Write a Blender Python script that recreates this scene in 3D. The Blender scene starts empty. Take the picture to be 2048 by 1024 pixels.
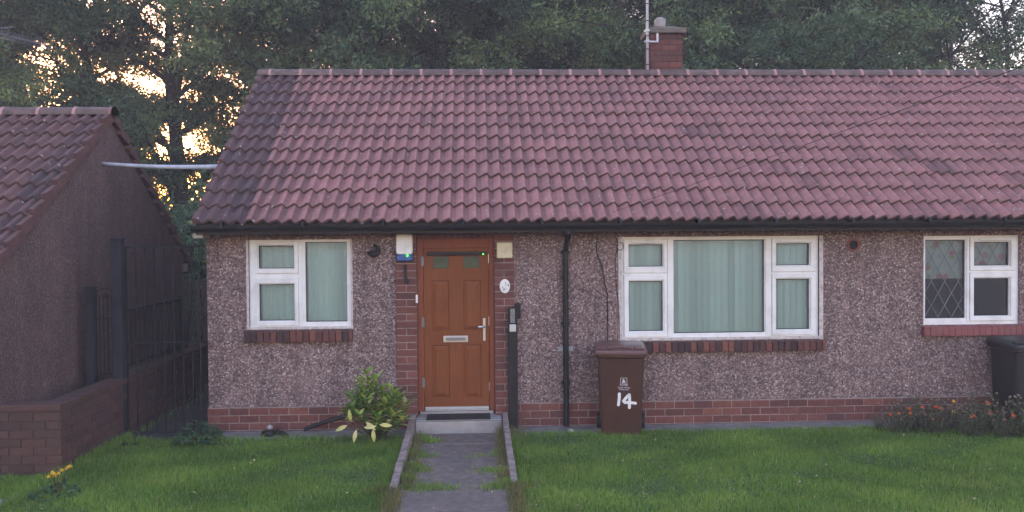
import bpy, math, random
import numpy as np
from math import radians as R, sin, cos, pi
from mathutils import Matrix, Vector

sc = bpy.context.scene
col = sc.collection

# ------------------------------------------------------------------ camera
F = 1770.0
yaw, pitch, roll = math.atan(77/F), math.atan(38/F), 0.0075
CAM = Vector((0, -10.7, 2.32))
fw = Vector((sin(yaw)*cos(pitch), cos(yaw)*cos(pitch), -sin(pitch)))
r0 = Vector((cos(yaw), -sin(yaw), 0)); u0 = r0.cross(fw)
rv = r0*cos(roll) - u0*sin(roll); uv = u0*cos(roll) + r0*sin(roll)
cd = bpy.data.cameras.new('camera'); cam = bpy.data.objects.new('camera', cd); col.objects.link(cam)
cd.sensor_width = 36; cd.lens = 36*F/2048; cd.clip_end = 3000; cd.clip_start = 0.1
m = Matrix((rv, uv, -fw)).transposed().to_4x4(); m.translation = CAM
cam.matrix_world = m
sc.camera = cam

# ------------------------------------------------------------------ sky, sun, exposure
SUN_AZ = math.atan2(-0.46, 1.0)      # clockwise from +Y (behind the houses, to the left)
SUN_EL = R(2.8)
w = bpy.data.worlds.new('World'); sc.world = w; w.use_nodes = True
nt = w.node_tree; bg = nt.nodes['Background']
sky = nt.nodes.new('ShaderNodeTexSky'); sky.sky_type = 'NISHITA'; sky.sun_disc = False
sky.sun_elevation = SUN_EL; sky.sun_rotation = SUN_AZ
sky.air_density = 1.0; sky.dust_density = 1.2; sky.ozone_density = 2.2
wb = nt.nodes.new('ShaderNodeMix'); wb.data_type = 'RGBA'; wb.blend_type = 'MULTIPLY'; wb.inputs[0].default_value = 1
wb.inputs[7].default_value = (1.55, 1.0, .93, 1)      # the camera's white balance for blue dusk light
nt.links.new(sky.outputs[0], wb.inputs[6]); nt.links.new(wb.outputs[2], bg.inputs[0]); bg.inputs[1].default_value = 0.12
sd = bpy.data.lights.new('sun', 'SUN'); sun = bpy.data.objects.new('sun', sd); col.objects.link(sun)
sd.energy = 0.5; sd.angle = R(0.5); sd.color = (1.0, 0.72, 0.48)
sdir = Vector((sin(SUN_AZ)*cos(SUN_EL), cos(SUN_AZ)*cos(SUN_EL), sin(SUN_EL)))
sun.rotation_euler = sdir.to_track_quat('Z', 'Y').to_euler()
sun.location = sdir*60
vs = sc.view_settings; vs.view_transform = 'Standard'; vs.look = 'None'; vs.gamma = 1; vs.use_curve_mapping = False
vs.exposure = 4.1

random.seed(4); rng = np.random.default_rng(4)

# ------------------------------------------------------------------ helpers
WL = {}
def tag(o, label=None, cat=None, group=None, kind=None):
    if label: o['label'] = label
    if cat: o['category'] = cat
    if group: o['group'] = group
    if kind: o['kind'] = kind
    return o
def thing(name, label, cat, loc=(0, 0, 0), group=None, rz=0):
    o = bpy.data.objects.new(name, None); col.objects.link(o); o.location = loc; o.rotation_euler.z = rz
    o.empty_display_size = .1
    WL[o.name] = Vector(loc) if rz == 0 else Vector((0, 0, 0))   # rotated things are built in local space
    return tag(o, label, cat, group)
def copy_tree(o, parent=None):
    c = o.copy(); col.objects.link(c)
    if parent: c.parent = parent
    for ch in list(o.children): copy_tree(ch, c)
    return c

class MB:
    def __init__(s): s.v = []; s.f = []; s.mi = []; s.t = []
    def add(s, vs_, fs, mi=0, t=.5):
        b = len(s.v); s.v += [tuple(p) for p in vs_]
        for f in fs: s.f.append([b+i for i in f]); s.mi.append(mi); s.t.append(t)
    def box(s, x0, x1, y0, y1, z0, z1, mi=0, t=.5):
        s.add([(x0,y0,z0),(x1,y0,z0),(x1,y1,z0),(x0,y1,z0),(x0,y0,z1),(x1,y0,z1),(x1,y1,z1),(x0,y1,z1)],
              [(0,3,2,1),(4,5,6,7),(0,1,5,4),(1,2,6,5),(2,3,7,6),(3,0,4,7)], mi, t)
    def obox(s, c, ax, ay, az, mi=0, t=.5):
        c = Vector(c); ax = Vector(ax); ay = Vector(ay); az = Vector(az)
        P = [c+ax*a+ay*b+az*d for d in (-1,1) for a,b in ((-1,-1),(1,-1),(1,1),(-1,1))]
        s.add(P, [(0,3,2,1),(4,5,6,7),(0,1,5,4),(1,2,6,5),(2,3,7,6),(3,0,4,7)], mi, t)
    def tube(s, pts, r, n=8, mi=0, t=.5, cap=True):
        pts = [Vector(p) for p in pts]; rs = r if isinstance(r, (list, tuple)) else [r]*len(pts)
        V = []; up = None
        for i, p in enumerate(pts):
            d = (pts[min(i+1, len(pts)-1)]-pts[max(i-1, 0)]).normalized()
            if up is None:
                up = Vector((0,0,1)) if abs(d.z) < .9 else Vector((1,0,0))
            a = d.cross(up).normalized(); b = a.cross(d).normalized(); up = b
            for k in range(n):
                th = 2*pi*k/n; V.append(p+a*(rs[i]*cos(th))+b*(rs[i]*sin(th)))
        Fc = []
        for i in range(len(pts)-1):
            for k in range(n):
                k2 = (k+1) % n; Fc.append((i*n+k, i*n+k2, (i+1)*n+k2, (i+1)*n+k))
        if cap: Fc.append(tuple(range(n-1, -1, -1))); Fc.append(tuple((len(pts)-1)*n+k for k in range(n)))
        s.add(V, Fc, mi, t)
    def loft(s, rings, mi=0, t=.5, cap0=True, cap1=True):
        n = len(rings[0]); V = [p for r_ in rings for p in r_]; Fc = []
        for i in range(len(rings)-1):
            for k in range(n):
                k2 = (k+1) % n; Fc.append((i*n+k, i*n+k2, (i+1)*n+k2, (i+1)*n+k))
        if cap0: Fc.append(tuple(range(n-1, -1, -1)))
        if cap1: Fc.append(tuple((len(rings)-1)*n+k for k in range(n)))
        s.add(V, Fc, mi, t)
    def lathe(s, prof, c, n=16, mi=0, t=.5):
        rings = [[(c[0]+r_*cos(2*pi*k/n), c[1]+r_*sin(2*pi*k/n), c[2]+z) for k in range(n)] for r_, z in prof]
        s.loft(rings, mi, t)
    def build(s, name, mats, parent=None, loc=None, smooth=False, bevel=0, seg=2):
        off = Vector((0,0,0)); 
        if parent is not None:
            off = WL[parent.name]
        elif loc is not None: off = Vector(loc)
        me = bpy.data.meshes.new(name)
        me.from_pydata([(p[0]-off.x, p[1]-off.y, p[2]-off.z) for p in s.v], [], s.f)
        return finish(me, name, mats, parent, off, smooth, bevel, seg, s.mi, s.t)
def finish(me, name, mats, parent, off, smooth=False, bevel=0, seg=2, mi=None, t=None):
    if not isinstance(mats, (list, tuple)): mats = [mats]
    for m_ in mats: me.materials.append(m_)
    if mi is not None and len(mats) > 1: me.polygons.foreach_set('material_index', mi)
    if t is not None:
        a = me.attributes.new('tint', 'FLOAT', 'FACE'); a.data.foreach_set('value', t)
    if smooth: me.polygons.foreach_set('use_smooth', [True]*len(me.polygons))
    me.update()
    o = bpy.data.objects.new(name, me); col.objects.link(o)
    if parent is not None: o.parent = parent
    else: o.location = off
    WL[o.name] = off
    if bevel:
        b = o.modifiers.new('bevel', 'BEVEL'); b.width = bevel; b.segments = seg; b.limit_method = 'ANGLE'; b.angle_limit = R(40)
    return o
def npmesh(name, V, faces_q, mats, parent=None, tint=None, loc=None, smooth=False, tri=None):
    """V (n,3) array; faces_q (m,4) quads (and tri (k,3))"""
    off = WL[parent.name] if parent is not None else Vector(loc or (0,0,0))
    me = bpy.data.meshes.new(name)
    nq = len(faces_q); ntr = 0 if tri is None else len(tri)
    me.vertices.add(len(V)); me.vertices.foreach_set('co', (np.asarray(V)-np.array(off)).astype(np.float32).ravel())
    idx = np.asarray(faces_q).ravel() if nq else np.zeros(0, int)
    st = np.arange(nq)*4
    if ntr:
        st = np.concatenate([st, nq*4+np.arange(ntr)*3]); idx = np.concatenate([idx, np.asarray(tri).ravel()])
    me.loops.add(len(idx)); me.loops.foreach_set('vertex_index', idx.astype(np.int32))
    me.polygons.add(nq+ntr); me.polygons.foreach_set('loop_start', st.astype(np.int32))
    me.update(calc_edges=True); me.validate()
    return finish(me, name, mats, parent, off, smooth, t=tint)

# ------------------------------------------------------------------ materials
def nodes_of(name):
    m_ = bpy.data.materials.new(name); m_.use_nodes = True
    return m_, m_.node_tree, m_.node_tree.nodes['Principled BSDF']
def N(nt, typ, **kw):
    n = nt.nodes.new(typ)
    for k, v in kw.items(): setattr(n, k, v)
    return n
def ramp(nt, fac, stops, interp='LINEAR'):
    r_ = N(nt, 'ShaderNodeValToRGB'); r_.color_ramp.interpolation = interp
    e = r_.color_ramp.elements
    while len(e) < len(stops): e.new(.5)
    for i, (p, c) in enumerate(stops): e[i].position = p; e[i].color = (*c, 1)
    nt.links.new(fac, r_.inputs[0]); return r_.outputs[0]
def mix(nt, fac, a, b, typ='MIX'):
    n = N(nt, 'ShaderNodeMix', data_type='RGBA', blend_type=typ)
    for sock, v in ((n.inputs[0], fac), (n.inputs[6], a), (n.inputs[7], b)):
        if isinstance(v, (int, float)): sock.default_value = v
        elif isinstance(v, tuple): sock.default_value = (*v, 1) if len(v) == 3 else v
        else: nt.links.new(v, sock)
    return n.outputs[2]
def pos(nt): return N(nt, 'ShaderNodeNewGeometry').outputs['Position']
def objco(nt): return N(nt, 'ShaderNodeTexCoord').outputs['Object']
def noise(nt, co, scale, detail=3, rough=.55):
    n = N(nt, 'ShaderNodeTexNoise'); n.inputs['Scale'].default_value = scale; n.inputs['Detail'].default_value = detail
    n.inputs['Roughness'].default_value = rough; nt.links.new(co, n.inputs['Vector']); return n.outputs['Fac']
def bump(nt, b, h, strength=.3, dist=.01):
    n = N(nt, 'ShaderNodeBump'); n.inputs['Strength'].default_value = strength; n.inputs['Distance'].default_value = dist
    nt.links.new(h, n.inputs['Height']); nt.links.new(n.outputs[0], b.inputs['Normal'])
def attr(nt, nm='tint'): return N(nt, 'ShaderNodeAttribute', attribute_name=nm).outputs['Fac']
def mul(c, k): return tuple(min(1, x*k) for x in c)

def simple(name, c, rough=.6, var=.15, ns=6, bs=0, bst=.3, metal=0, tint=0, spec=.5, dirt=None, dns=2.5, world=False):
    m_, nt, b = nodes_of(name); co = pos(nt) if world else objco(nt)
    f = noise(nt, co, ns, 5)
    o = ramp(nt, f, [(.3, mul(c, 1-var)), (.7, mul(c, 1+var))])
    if tint:
        o = mix(nt, 1.0, o, ramp(nt, attr(nt), [(0, (1-tint,)*3), (1, (1.0,)*3)]), 'MULTIPLY')
    if dirt:
        d = ramp(nt, noise(nt, co, dns, 6, .65), [(.48, (0,0,0)), (.7, (1,1,1))])
        o = mix(nt, d, o, dirt)
    nt.links.new(o, b.inputs['Base Color']); b.inputs['Roughness'].default_value = rough; b.inputs['Metallic'].default_value = metal
    b.inputs['Specular IOR Level'].default_value = spec
    if bs: bump(nt, b, noise(nt, co, bs, 4), bst, .005)
    return m_

def pebbledash(name, stops, scale=46, dirt=(.12,.075,.07)):
    m_, nt, b = nodes_of(name); co = pos(nt)
    v = N(nt, 'ShaderNodeTexVoronoi'); v.inputs['Scale'].default_value = scale; nt.links.new(co, v.inputs['Vector'])
    sep = N(nt, 'ShaderNodeSeparateColor'); nt.links.new(v.outputs['Color'], sep.inputs[0])
    o = ramp(nt, sep.outputs[0], stops)
    edge = ramp(nt, v.outputs['Distance'], [(.35, (0,0,0)), (.75, (1,1,1))])
    o = mix(nt, edge, o, dirt)
    f = ramp(nt, noise(nt, co, 1.3, 6, .7), [(.52, (0,0,0)), (.72, (.75,.75,.75))])
    o = mix(nt, f, o, mix(nt, .45, o, mul(dirt, 1.9)))
    mp = N(nt, 'ShaderNodeMapping'); mp.inputs['Scale'].default_value = (5, 5, .5); nt.links.new(co, mp.inputs[0])
    o = mix(nt, 1.0, o, ramp(nt, noise(nt, mp.outputs[0], 1.0, 5, .6), [(.38, (.8,.8,.8)), (.6, (1.03,)*3)]), 'MULTIPLY')
    f2 = ramp(nt, noise(nt, co, 5.5, 4, .6), [(.35, (.82,.82,.82)), (.7, (1.08,1.06,1.06))])
    o = mix(nt, 1.0, o, f2, 'MULTIPLY')
    nt.links.new(o, b.inputs['Base Color']); b.inputs['Roughness'].default_value = .85
    inv = N(nt, 'ShaderNodeMath', operation='SUBTRACT'); inv.inputs[0].default_value = 1; nt.links.new(v.outputs['Distance'], inv.inputs[1])
    bump(nt, b, inv.outputs[0], .7, .012)
    return m_

M = {}
M['dash'] = pebbledash('pebbledash', [(0, (.055,.032,.032)), (.27, (.115,.07,.07)), (.42, (.25,.167,.16)), (.72, (.36,.26,.25)), (.9, (.47,.37,.355)), (1, (.62,.53,.51))], 54, (.175,.115,.112))
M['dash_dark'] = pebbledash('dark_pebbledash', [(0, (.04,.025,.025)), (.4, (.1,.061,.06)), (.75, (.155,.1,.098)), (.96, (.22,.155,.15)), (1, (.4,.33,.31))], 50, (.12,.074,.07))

def brick_mat(name, stops, stain=(.05,.035,.035), ws=.35):
    m_, nt, b = nodes_of(name); co = pos(nt)
    o = ramp(nt, attr(nt), stops)
    o = mix(nt, 1.0, o, ramp(nt, noise(nt, co, 22, 5, .65), [(.3, (.72,)*3), (.7, (1.18,)*3)]), 'MULTIPLY')
    f = ramp(nt, noise(nt, co, 2.2, 6, .65), [(.5, (0,0,0)), (.75, (ws,)*3)])
    o = mix(nt, f, o, stain)
    nt.links.new(o, b.inputs['Base Color']); b.inputs['Roughness'].default_value = .82
    bump(nt, b, noise(nt, co, 120, 3), .35, .004)
    return m_
M['brick'] = brick_mat('red_brick', [(0, (.085,.032,.03)), (.4, (.135,.044,.036)), (.75, (.165,.054,.042)), (1, (.2,.07,.05))])
M['brick_sill'] = brick_mat('sill_brick', [(0, (.04,.02,.022)), (.35, (.085,.032,.03)), (.7, (.14,.046,.038)), (1, (.2,.07,.052))])
M['brick_dark'] = brick_mat('boundary_brick', [(0, (.05,.024,.021)), (.5, (.07,.033,.028)), (1, (.092,.043,.036))], (.05,.045,.04), .6)
M['mortar'] = simple('mortar', (.3,.235,.215), .95, .2, 20, world=True, dirt=(.12,.09,.085), dns=3)
M['mortar_dark'] = simple('dark_mortar', (.075,.05,.045), .95, .2, 20, world=True)
M['sill_paint'] = simple('sill_red_paint', (.2,.055,.06), .55, .15, 8, bs=40, dirt=(.12,.045,.05))

def tile_mat(name, base):
    m_, nt, b = nodes_of(name); co = pos(nt)
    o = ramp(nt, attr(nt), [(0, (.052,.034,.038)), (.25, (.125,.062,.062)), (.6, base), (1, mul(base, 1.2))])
    o = mix(nt, 1.0, o, ramp(nt, noise(nt, co, 9, 6, .7), [(.3, (.7,.7,.72)), (.72, (1.2,1.17,1.17))]), 'MULTIPLY')
    o = mix(nt, ramp(nt, noise(nt, co, 1.1, 5, .6), [(.5, (0,0,0)), (.75, (.28,.28,.28))]), o, (.1,.062,.062))
    v = N(nt, 'ShaderNodeTexVoronoi'); v.inputs['Scale'].default_value = 6.5; nt.links.new(co, v.inputs['Vector'])
    d = N(nt, 'ShaderNodeMath', operation='ADD'); nt.links.new(v.outputs['Distance'], d.inputs[0])
    k = N(nt, 'ShaderNodeMath', operation='MULTIPLY'); k.inputs[1].default_value = .16; nt.links.new(noise(nt, co, 60, 2), k.inputs[0]); nt.links.new(k.outputs[0], d.inputs[1])
    o = mix(nt, ramp(nt, d.outputs[0], [(.165, (.75,)*3), (.19, (0,0,0))]), o, (.42,.4,.38))
    nt.links.new(o, b.inputs['Base Color']); b.inputs['Roughness'].default_value = .72
    bump(nt, b, noise(nt, co, 70, 4), .3, .004)
    return m_
M['tile'] = tile_mat('roof_tile', (.32,.148,.136))
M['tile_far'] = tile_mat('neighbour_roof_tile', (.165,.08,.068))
M['verge'] = simple('verge_clay', (.1,.047,.043), .8, .25, 8, world=True)
M['ridge'] = simple('ridge_tile', (.165,.112,.108), .8, .3, 7, bs=50, tint=.35, world=True, dirt=(.075,.055,.052), dns=6)
M['ridge_joint'] = simple('ridge_mortar', (.4,.235,.225), .9, .15, 15, world=True)
M['black_pl'] = simple('black_plastic', (.009,.0095,.011), .5, .3, 9, bs=30, bst=.08, spec=.3)
M['fascia'] = simple('black_fascia', (.012,.011,.011), .6, .3, 6)
M['upvc'] = simple('white_upvc', (.78,.78,.8), .32, .03, 3, dirt=(.62,.61,.62), dns=4)
M['gasket'] = simple('gasket', (.02,.02,.025), .6, .1)
M['sealant'] = simple('old_white_paint', (.55,.5,.49), .8, .2, 25, dirt=(.32,.24,.22), dns=14)
M['blind'] = simple('blind_fabric', (.76,.98,.92), .85, .05, 30, bs=200, bst=.1, tint=.22)
M['door'] = None
def wood_door(name, c1, c2):
    m_, nt, b = nodes_of(name); co = pos(nt)
    mp = N(nt, 'ShaderNodeMapping'); mp.inputs['Scale'].default_value = (38, 6, 1.6); nt.links.new(co, mp.inputs[0])
    f = noise(nt, mp.outputs[0], 2.2, 6, .65)
    o = ramp(nt, f, [(.3, c1), (.68, c2)])
    o = mix(nt, 1.0, o, ramp(nt, noise(nt, co, 2.5, 3), [(.3, (.9,)*3), (.7, (1.07,)*3)]), 'MULTIPLY')
    nt.links.new(o, b.inputs['Base Color']); b.inputs['Roughness'].default_value = .5; b.inputs['Specular IOR Level'].default_value = .2
    bump(nt, b, f, .12, .003); return m_
M['door'] = wood_door('brown_door_grain', (.15,.043,.011), (.22,.066,.018))
M['door_frame'] = wood_door('brown_frame_grain', (.175,.046,.019), (.24,.067,.028))
M['chrome'] = simple('satin_metal', (.55,.56,.58), .35, .08, 10, metal=1)
M['hinge'] = simple('dull_hinge_metal', (.22,.22,.23), .5, .15, 10, metal=.7)
M['alu'] = simple('grey_aluminium', (.5,.52,.55), .45, .08, 12, metal=.6)
M['white_pl'] = simple('white_plastic', (.8,.8,.82), .35, .04, 4, dirt=(.62,.6,.58), dns=5)
M['cream_pl'] = simple('cream_plastic', (.62,.55,.38), .5, .08, 6, dirt=(.45,.37,.24), dns=7)
M['blue_pl'] = simple('blue_plastic', (.02,.085,.3), .35, .08, 5)
M['grey_pl'] = simple('grey_plastic', (.3,.32,.35), .5, .1, 6)
M['pale_pipe'] = simple('pale_grey_pipe', (.42,.45,.54), .45, .12, 4, dirt=(.27,.28,.31), dns=3)
M['mast'] = simple('pale_mast_metal', (.6,.62,.68), .45, .15, 5, dirt=(.36,.36,.4))
M['aerial'] = simple('aerial_metal', (.2,.21,.25), .5, .2, 8, metal=.3)
M['iron'] = simple('black_iron', (.011,.012,.016), .75, .3, 9, bs=60, bst=.2, spec=.2)
M['post'] = simple('slate_post_paint', (.02,.023,.031), .8, .3, 4, bs=40, bst=.2, spec=.2)
M['concrete'] = simple('concrete', (.22,.2,.195), .9, .25, 7, bs=60, bst=.4, dirt=(.11,.1,.095), dns=2.5, world=True)
M['step'] = simple('pale_concrete_step', (.36,.325,.315), .9, .18, 8, bs=60, bst=.35, dirt=(.19,.17,.16), dns=4, world=True)
M['kerb'] = simple('mossy_kerb', (.27,.215,.2), .95, .3, 14, bs=45, bst=.6, dirt=(.09,.085,.06), dns=8, world=True)
M['path'] = simple('dark_path_concrete', (.165,.13,.115), .92, .3, 12, bs=90, bst=.5, dirt=(.1,.085,.08), dns=3.5, world=True)
M['path_dark'] = simple('dirty_side_path', (.05,.043,.04), .95, .4, 9, bs=50, bst=.8, dirt=(.02,.024,.014), dns=2.2, world=True)
M['mat'] = simple('rubber_mat', (.02,.02,.022), .9, .3, 60, bs=150, bst=.8)
M['corbel'] = simple('pale_corbel', (.33,.3,.27), .9, .15, 10, world=True)
M['terra'] = simple('terracotta', (.22,.06,.045), .8, .15, 10, world=True)
M['void'] = simple('dark_void', (.008,.007,.007), .9, .1)
M['inner'] = simple('room_paint', (.1,.09,.085), .9, .1, 3, world=True)
M['cement'] = simple('weathered_cement', (.15,.13,.115), .9, .3, 9, bs=40, bst=.4, dirt=(.075,.07,.05), dns=6, world=True)
M['pot'] = simple('grey_pot', (.33,.31,.31), .85, .2, 12, world=True)
M['bin_brown'] = simple('brown_bin_plastic', (.058,.02,.013), .45, .14, 5, bs=150, bst=.06, dirt=(.05,.026,.021), dns=3)
M['bin_lid'] = simple('faded_brown_lid', (.125,.062,.056), .34, .14, 6, bs=150, bst=.06)
M['bin_black'] = simple('black_bin_plastic', (.011,.012,.014), .45, .2, 5, bs=150, bst=.06)
M['paint'] = simple('white_paint', (.82,.82,.85), .55, .06, 30)
M['print'] = simple('pale_print', (.6,.6,.66), .6, .05, 30)
M['fence_wood'] = simple('weathered_fence_wood', (.085,.062,.05), .9, .35, 12, bs=40, bst=.4, world=True)
M['bark'] = simple('tree_bark', (.03,.027,.025), .95, .4, 6, bs=25, bst=.8)
M['stone'] = simple('grey_stone', (.3,.28,.28), .9, .3, 18, bs=40, bst=.7)
M['soil'] = simple('soil', (.045,.034,.027), .95, .4, 9, bs=30, bst=.8, dirt=(.03,.042,.016), dns=2, world=True)
M['ink'] = simple('dark_print', (.05,.055,.07), .6, .1)

def led(name):
    m_, nt, b = nodes_of(name); b.inputs['Base Color'].default_value = (.05,.6,.05,1)
    b.inputs['Emission Color'].default_value = (.08,1,.05,1); b.inputs['Emission Strength'].default_value = .25
    return m_
M['led'] = led('green_led')
def glass(name, k=1.0):
    m_ = bpy.data.materials.new(name); m_.use_nodes = True; nt = m_.node_tree; nt.nodes.clear()
    out = N(nt, 'ShaderNodeOutputMaterial'); t = N(nt, 'ShaderNodeBsdfTransparent'); g = N(nt, 'ShaderNodeBsdfGlossy'); mx = N(nt, 'ShaderNodeMixShader'); fr = N(nt, 'ShaderNodeFresnel')
    t.inputs[0].default_value = (.95,.97,.97,1); g.inputs['Roughness'].default_value = .02; fr.inputs[0].default_value = 1.6
    mu = N(nt, 'ShaderNodeMath', operation='MULTIPLY'); mu.inputs[1].default_value = k
    nt.links.new(fr.outputs[0], mu.inputs[0]); nt.links.new(mu.outputs[0], mx.inputs[0]); nt.links.new(t.outputs[0], mx.inputs[1]); nt.links.new(g.outputs[0], mx.inputs[2]); nt.links.new(mx.outputs[0], out.inputs[0])
    return m_
M['glass'] = glass('window_glass', 2.6)
m_, nt, b = nodes_of('obscure_green_glass'); co = pos(nt)
nt.links.new(ramp(nt, noise(nt, co, 14, 3), [(.3, (.012,.028,.016)), (.7, (.03,.075,.04))]), b.inputs['Base Color']); b.inputs['Roughness'].default_value = .25
bump(nt, b, noise(nt, co, 90, 2), .4, .004); M['green_glass'] = m_
def blind_floral():
    m_, nt, b = nodes_of('floral_roller_blind'); co = pos(nt)
    v = N(nt, 'ShaderNodeTexVoronoi'); v.inputs['Scale'].default_value = 9; nt.links.new(co, v.inputs['Vector'])
    sep = N(nt, 'ShaderNodeSeparateColor'); nt.links.new(v.outputs['Color'], sep.inputs[0])
    spot = ramp(nt, sep.outputs[1], [(0, (.5,.16,.18)), (.34, (.2,.36,.5)), (.67, (.28,.4,.2))], 'CONSTANT')
    o = mix(nt, ramp(nt, v.outputs['Distance'], [(.3, (.75,)*3), (.45, (0,0,0))]), (.44,.52,.5), spot)
    nt.links.new(o, b.inputs['Base Color']); b.inputs['Roughness'].default_value = .9; return m_
M['floral'] = blind_floral()

def leaf(name, stops, rough=.5, transl=.3, spec=.35):
    m_ = bpy.data.materials.new(name); m_.use_nodes = True; nt = m_.node_tree; b = nt.nodes['Principled BSDF']
    o = ramp(nt, attr(nt), stops)
    o = mix(nt, 1.0, o, ramp(nt, noise(nt, pos(nt), .9, 3), [(.3, (.75,.78,.75)), (.7, (1.2,1.2,1.15))]), 'MULTIPLY')
    nt.links.new(o, b.inputs['Base Color']); b.inputs['Roughness'].default_value = rough; b.inputs['Specular IOR Level'].default_value = spec
    if transl:
        t = N(nt, 'ShaderNodeBsdfTranslucent'); nt.links.new(o, t.inputs[0]); mx = N(nt, 'ShaderNodeMixShader'); mx.inputs[0].default_value = transl
        out = nt.nodes['Material Output']; nt.links.new(b.outputs[0], mx.inputs[1]); nt.links.new(t.outputs[0], mx.inputs[2]); nt.links.new(mx.outputs[0], out.inputs[0])
    return m_
M['leaf'] = leaf('tree_leaf', [(0, (.025,.05,.028)), (.4, (.07,.13,.065)), (.75, (.14,.22,.105)), (1, (.23,.29,.11))])
M['laurel'] = leaf('spotted_laurel_leaf', [(0, (.05,.12,.022)), (.35, (.12,.25,.035)), (.6, (.25,.37,.06)), (.85, (.5,.5,.14)), (1, (.66,.58,.26))], .35, .12, .5)
M['low_leaf'] = leaf('low_plant_leaf', [(0, (.025,.07,.028)), (.6, (.06,.145,.06)), (1, (.12,.21,.085))])
M['marigold_leaf'] = leaf('marigold_leaf', [(0, (.06,.085,.045)), (.6, (.11,.15,.075)), (1, (.24,.2,.12))])
M['stem'] = simple('green_brown_stem', (.06,.065,.03), .8, .3, 12)
M['seedhead'] = simple('dry_seedhead', (.2,.16,.13), .9, .3, 14)
M['grass'] = leaf('grass_blade', [(0, (.072,.14,.026)), (.45, (.155,.275,.044)), (.8, (.27,.385,.075)), (.93, (.37,.42,.1)), (1, (.52,.44,.2))], .55, .3, .25)
M['dry_grass'] = leaf('dry_grass_blade', [(0, (.05,.1,.025)), (.4, (.12,.15,.05)), (.75, (.25,.2,.09)), (1, (.4,.32,.17))], .7, .25, .2)
M['litter'] = leaf('fallen_leaf', [(0, (.2,.12,.05)), (.5, (.4,.3,.12)), (1, (.6,.55,.45))], .8, 0)
M['petal_o'] = simple('orange_petal', (.8,.13,.01), .6, .15, 30)
M['petal_y'] = simple('yellow_petal', (.8,.45,.02), .6, .15, 30)

# ------------------------------------------------------------------ ground
def ground():
    mb = MB(); S = 1500
    mb.add([(-S,-S,-.03),(S,-S,-.03),(S,S,-.03),(-S,S,-.03)], [(0,1,2,3)])
    return tag(mb.build('ground', M['soil']), kind='structure')
ground()
# turf base (a gently uneven sheet under the grass)
def sheet(name, x0, x1, y0, y1, z, mat, n=24, amp=.015):
    xs = np.linspace(x0, x1, n); ys = np.linspace(y0, y1, n); X, Y = np.meshgrid(xs, ys)
    Z = z + amp*(np.sin(X*2.1+Y)*.5+np.sin(Y*3.3-X*1.3)*.5)
    V = np.stack([X, Y, Z], -1).reshape(-1, 3); q = []
    for j in range(n-1):
        for i in range(n-1): q.append((j*n+i, j*n+i+1, (j+1)*n+i+1, (j+1)*n+i))
    return npmesh(name, V, np.array(q), mat, smooth=True)
M['turf'] = simple('turf', (.05,.085,.022), .95, .4, 9, bs=40, bst=.8, world=True)
tag(sheet('lawn', .315, 12, -6.5, -.52, .005, M['turf']), kind='structure')
tag(sheet('lawn', -4.05, -.69, -6.5, -.62, .005, M['turf']), kind='structure')
tag(sheet('lawn', -7.5, -4.06, -6.5, -1.86, .005, M['turf']), kind='structure')
mb = MB(); mb.box(-7.5, -4.12, -4.6, -2.72, -.05, .035); tag(mb.build('paving', M['concrete'], bevel=.01), kind='structure')
mb = MB(); mb.box(.42, 12, -.5, .0, -.05, .015); mb.box(-3.18, -.8, -.42, 0, -.05, .012)
tag(mb.build('paved_strip', M['concrete'], bevel=.008), kind='structure')
# path slabs
mb = MB(); ys_ = [-.32, -.86, -1.45, -2.05, -2.62, -3.3, -4.0, -4.7]
for a, b_ in zip(ys_[:-1], ys_[1:]):
    dz = random.uniform(-.006, .006); mb.box(-.69, .315, b_+.008, a-.008, -.05, .022+dz)
tag(mb.build('path', M['path'], bevel=.012), kind='structure')
mb = MB(); mb.box(-4.05, -3.2, -.45, 4.2, -.05, .02)
tag(mb.build('side_path', M['path_dark'], bevel=.01), kind='structure')

# ------------------------------------------------------------------ building helpers
def wall_open(mb, x0, x1, z0, z1, y, openings, depth=.22):
    xs = sorted({x0, x1, *[a for o in openings for a in o[:2]]}); zs = sorted({z0, z1, *[a for o in openings for a in o[2:]]})
    for i in range(len(xs)-1):
        for j in range(len(zs)-1):
            cx, cz = (xs[i]+xs[i+1])/2, (zs[j]+zs[j+1])/2
            if any(o[0] < cx < o[1] and o[2] < cz < o[3] for o in openings): continue
            mb.add([(xs[i],y,zs[j]),(xs[i+1],y,zs[j]),(xs[i+1],y,zs[j+1]),(xs[i],y,zs[j+1])], [(0,1,2,3)])
    for a, b_, c, d in openings:
        mb.add([(a,y,c),(a,y,d),(a,y+depth,d),(a,y+depth,c)], [(0,1,2,3)]); mb.add([(b_,y,c),(b_,y+depth,c),(b_,y+depth,d),(b_,y,d)], [(0,1,2,3)])
        mb.add([(a,y,d),(b_,y,d),(b_,y+depth,d),(a,y+depth,d)], [(0,1,2,3)]); mb.add([(a,y,c),(a,y+depth,c),(b_,y+depth,c),(b_,y,c)], [(0,1,2,3)])

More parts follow.
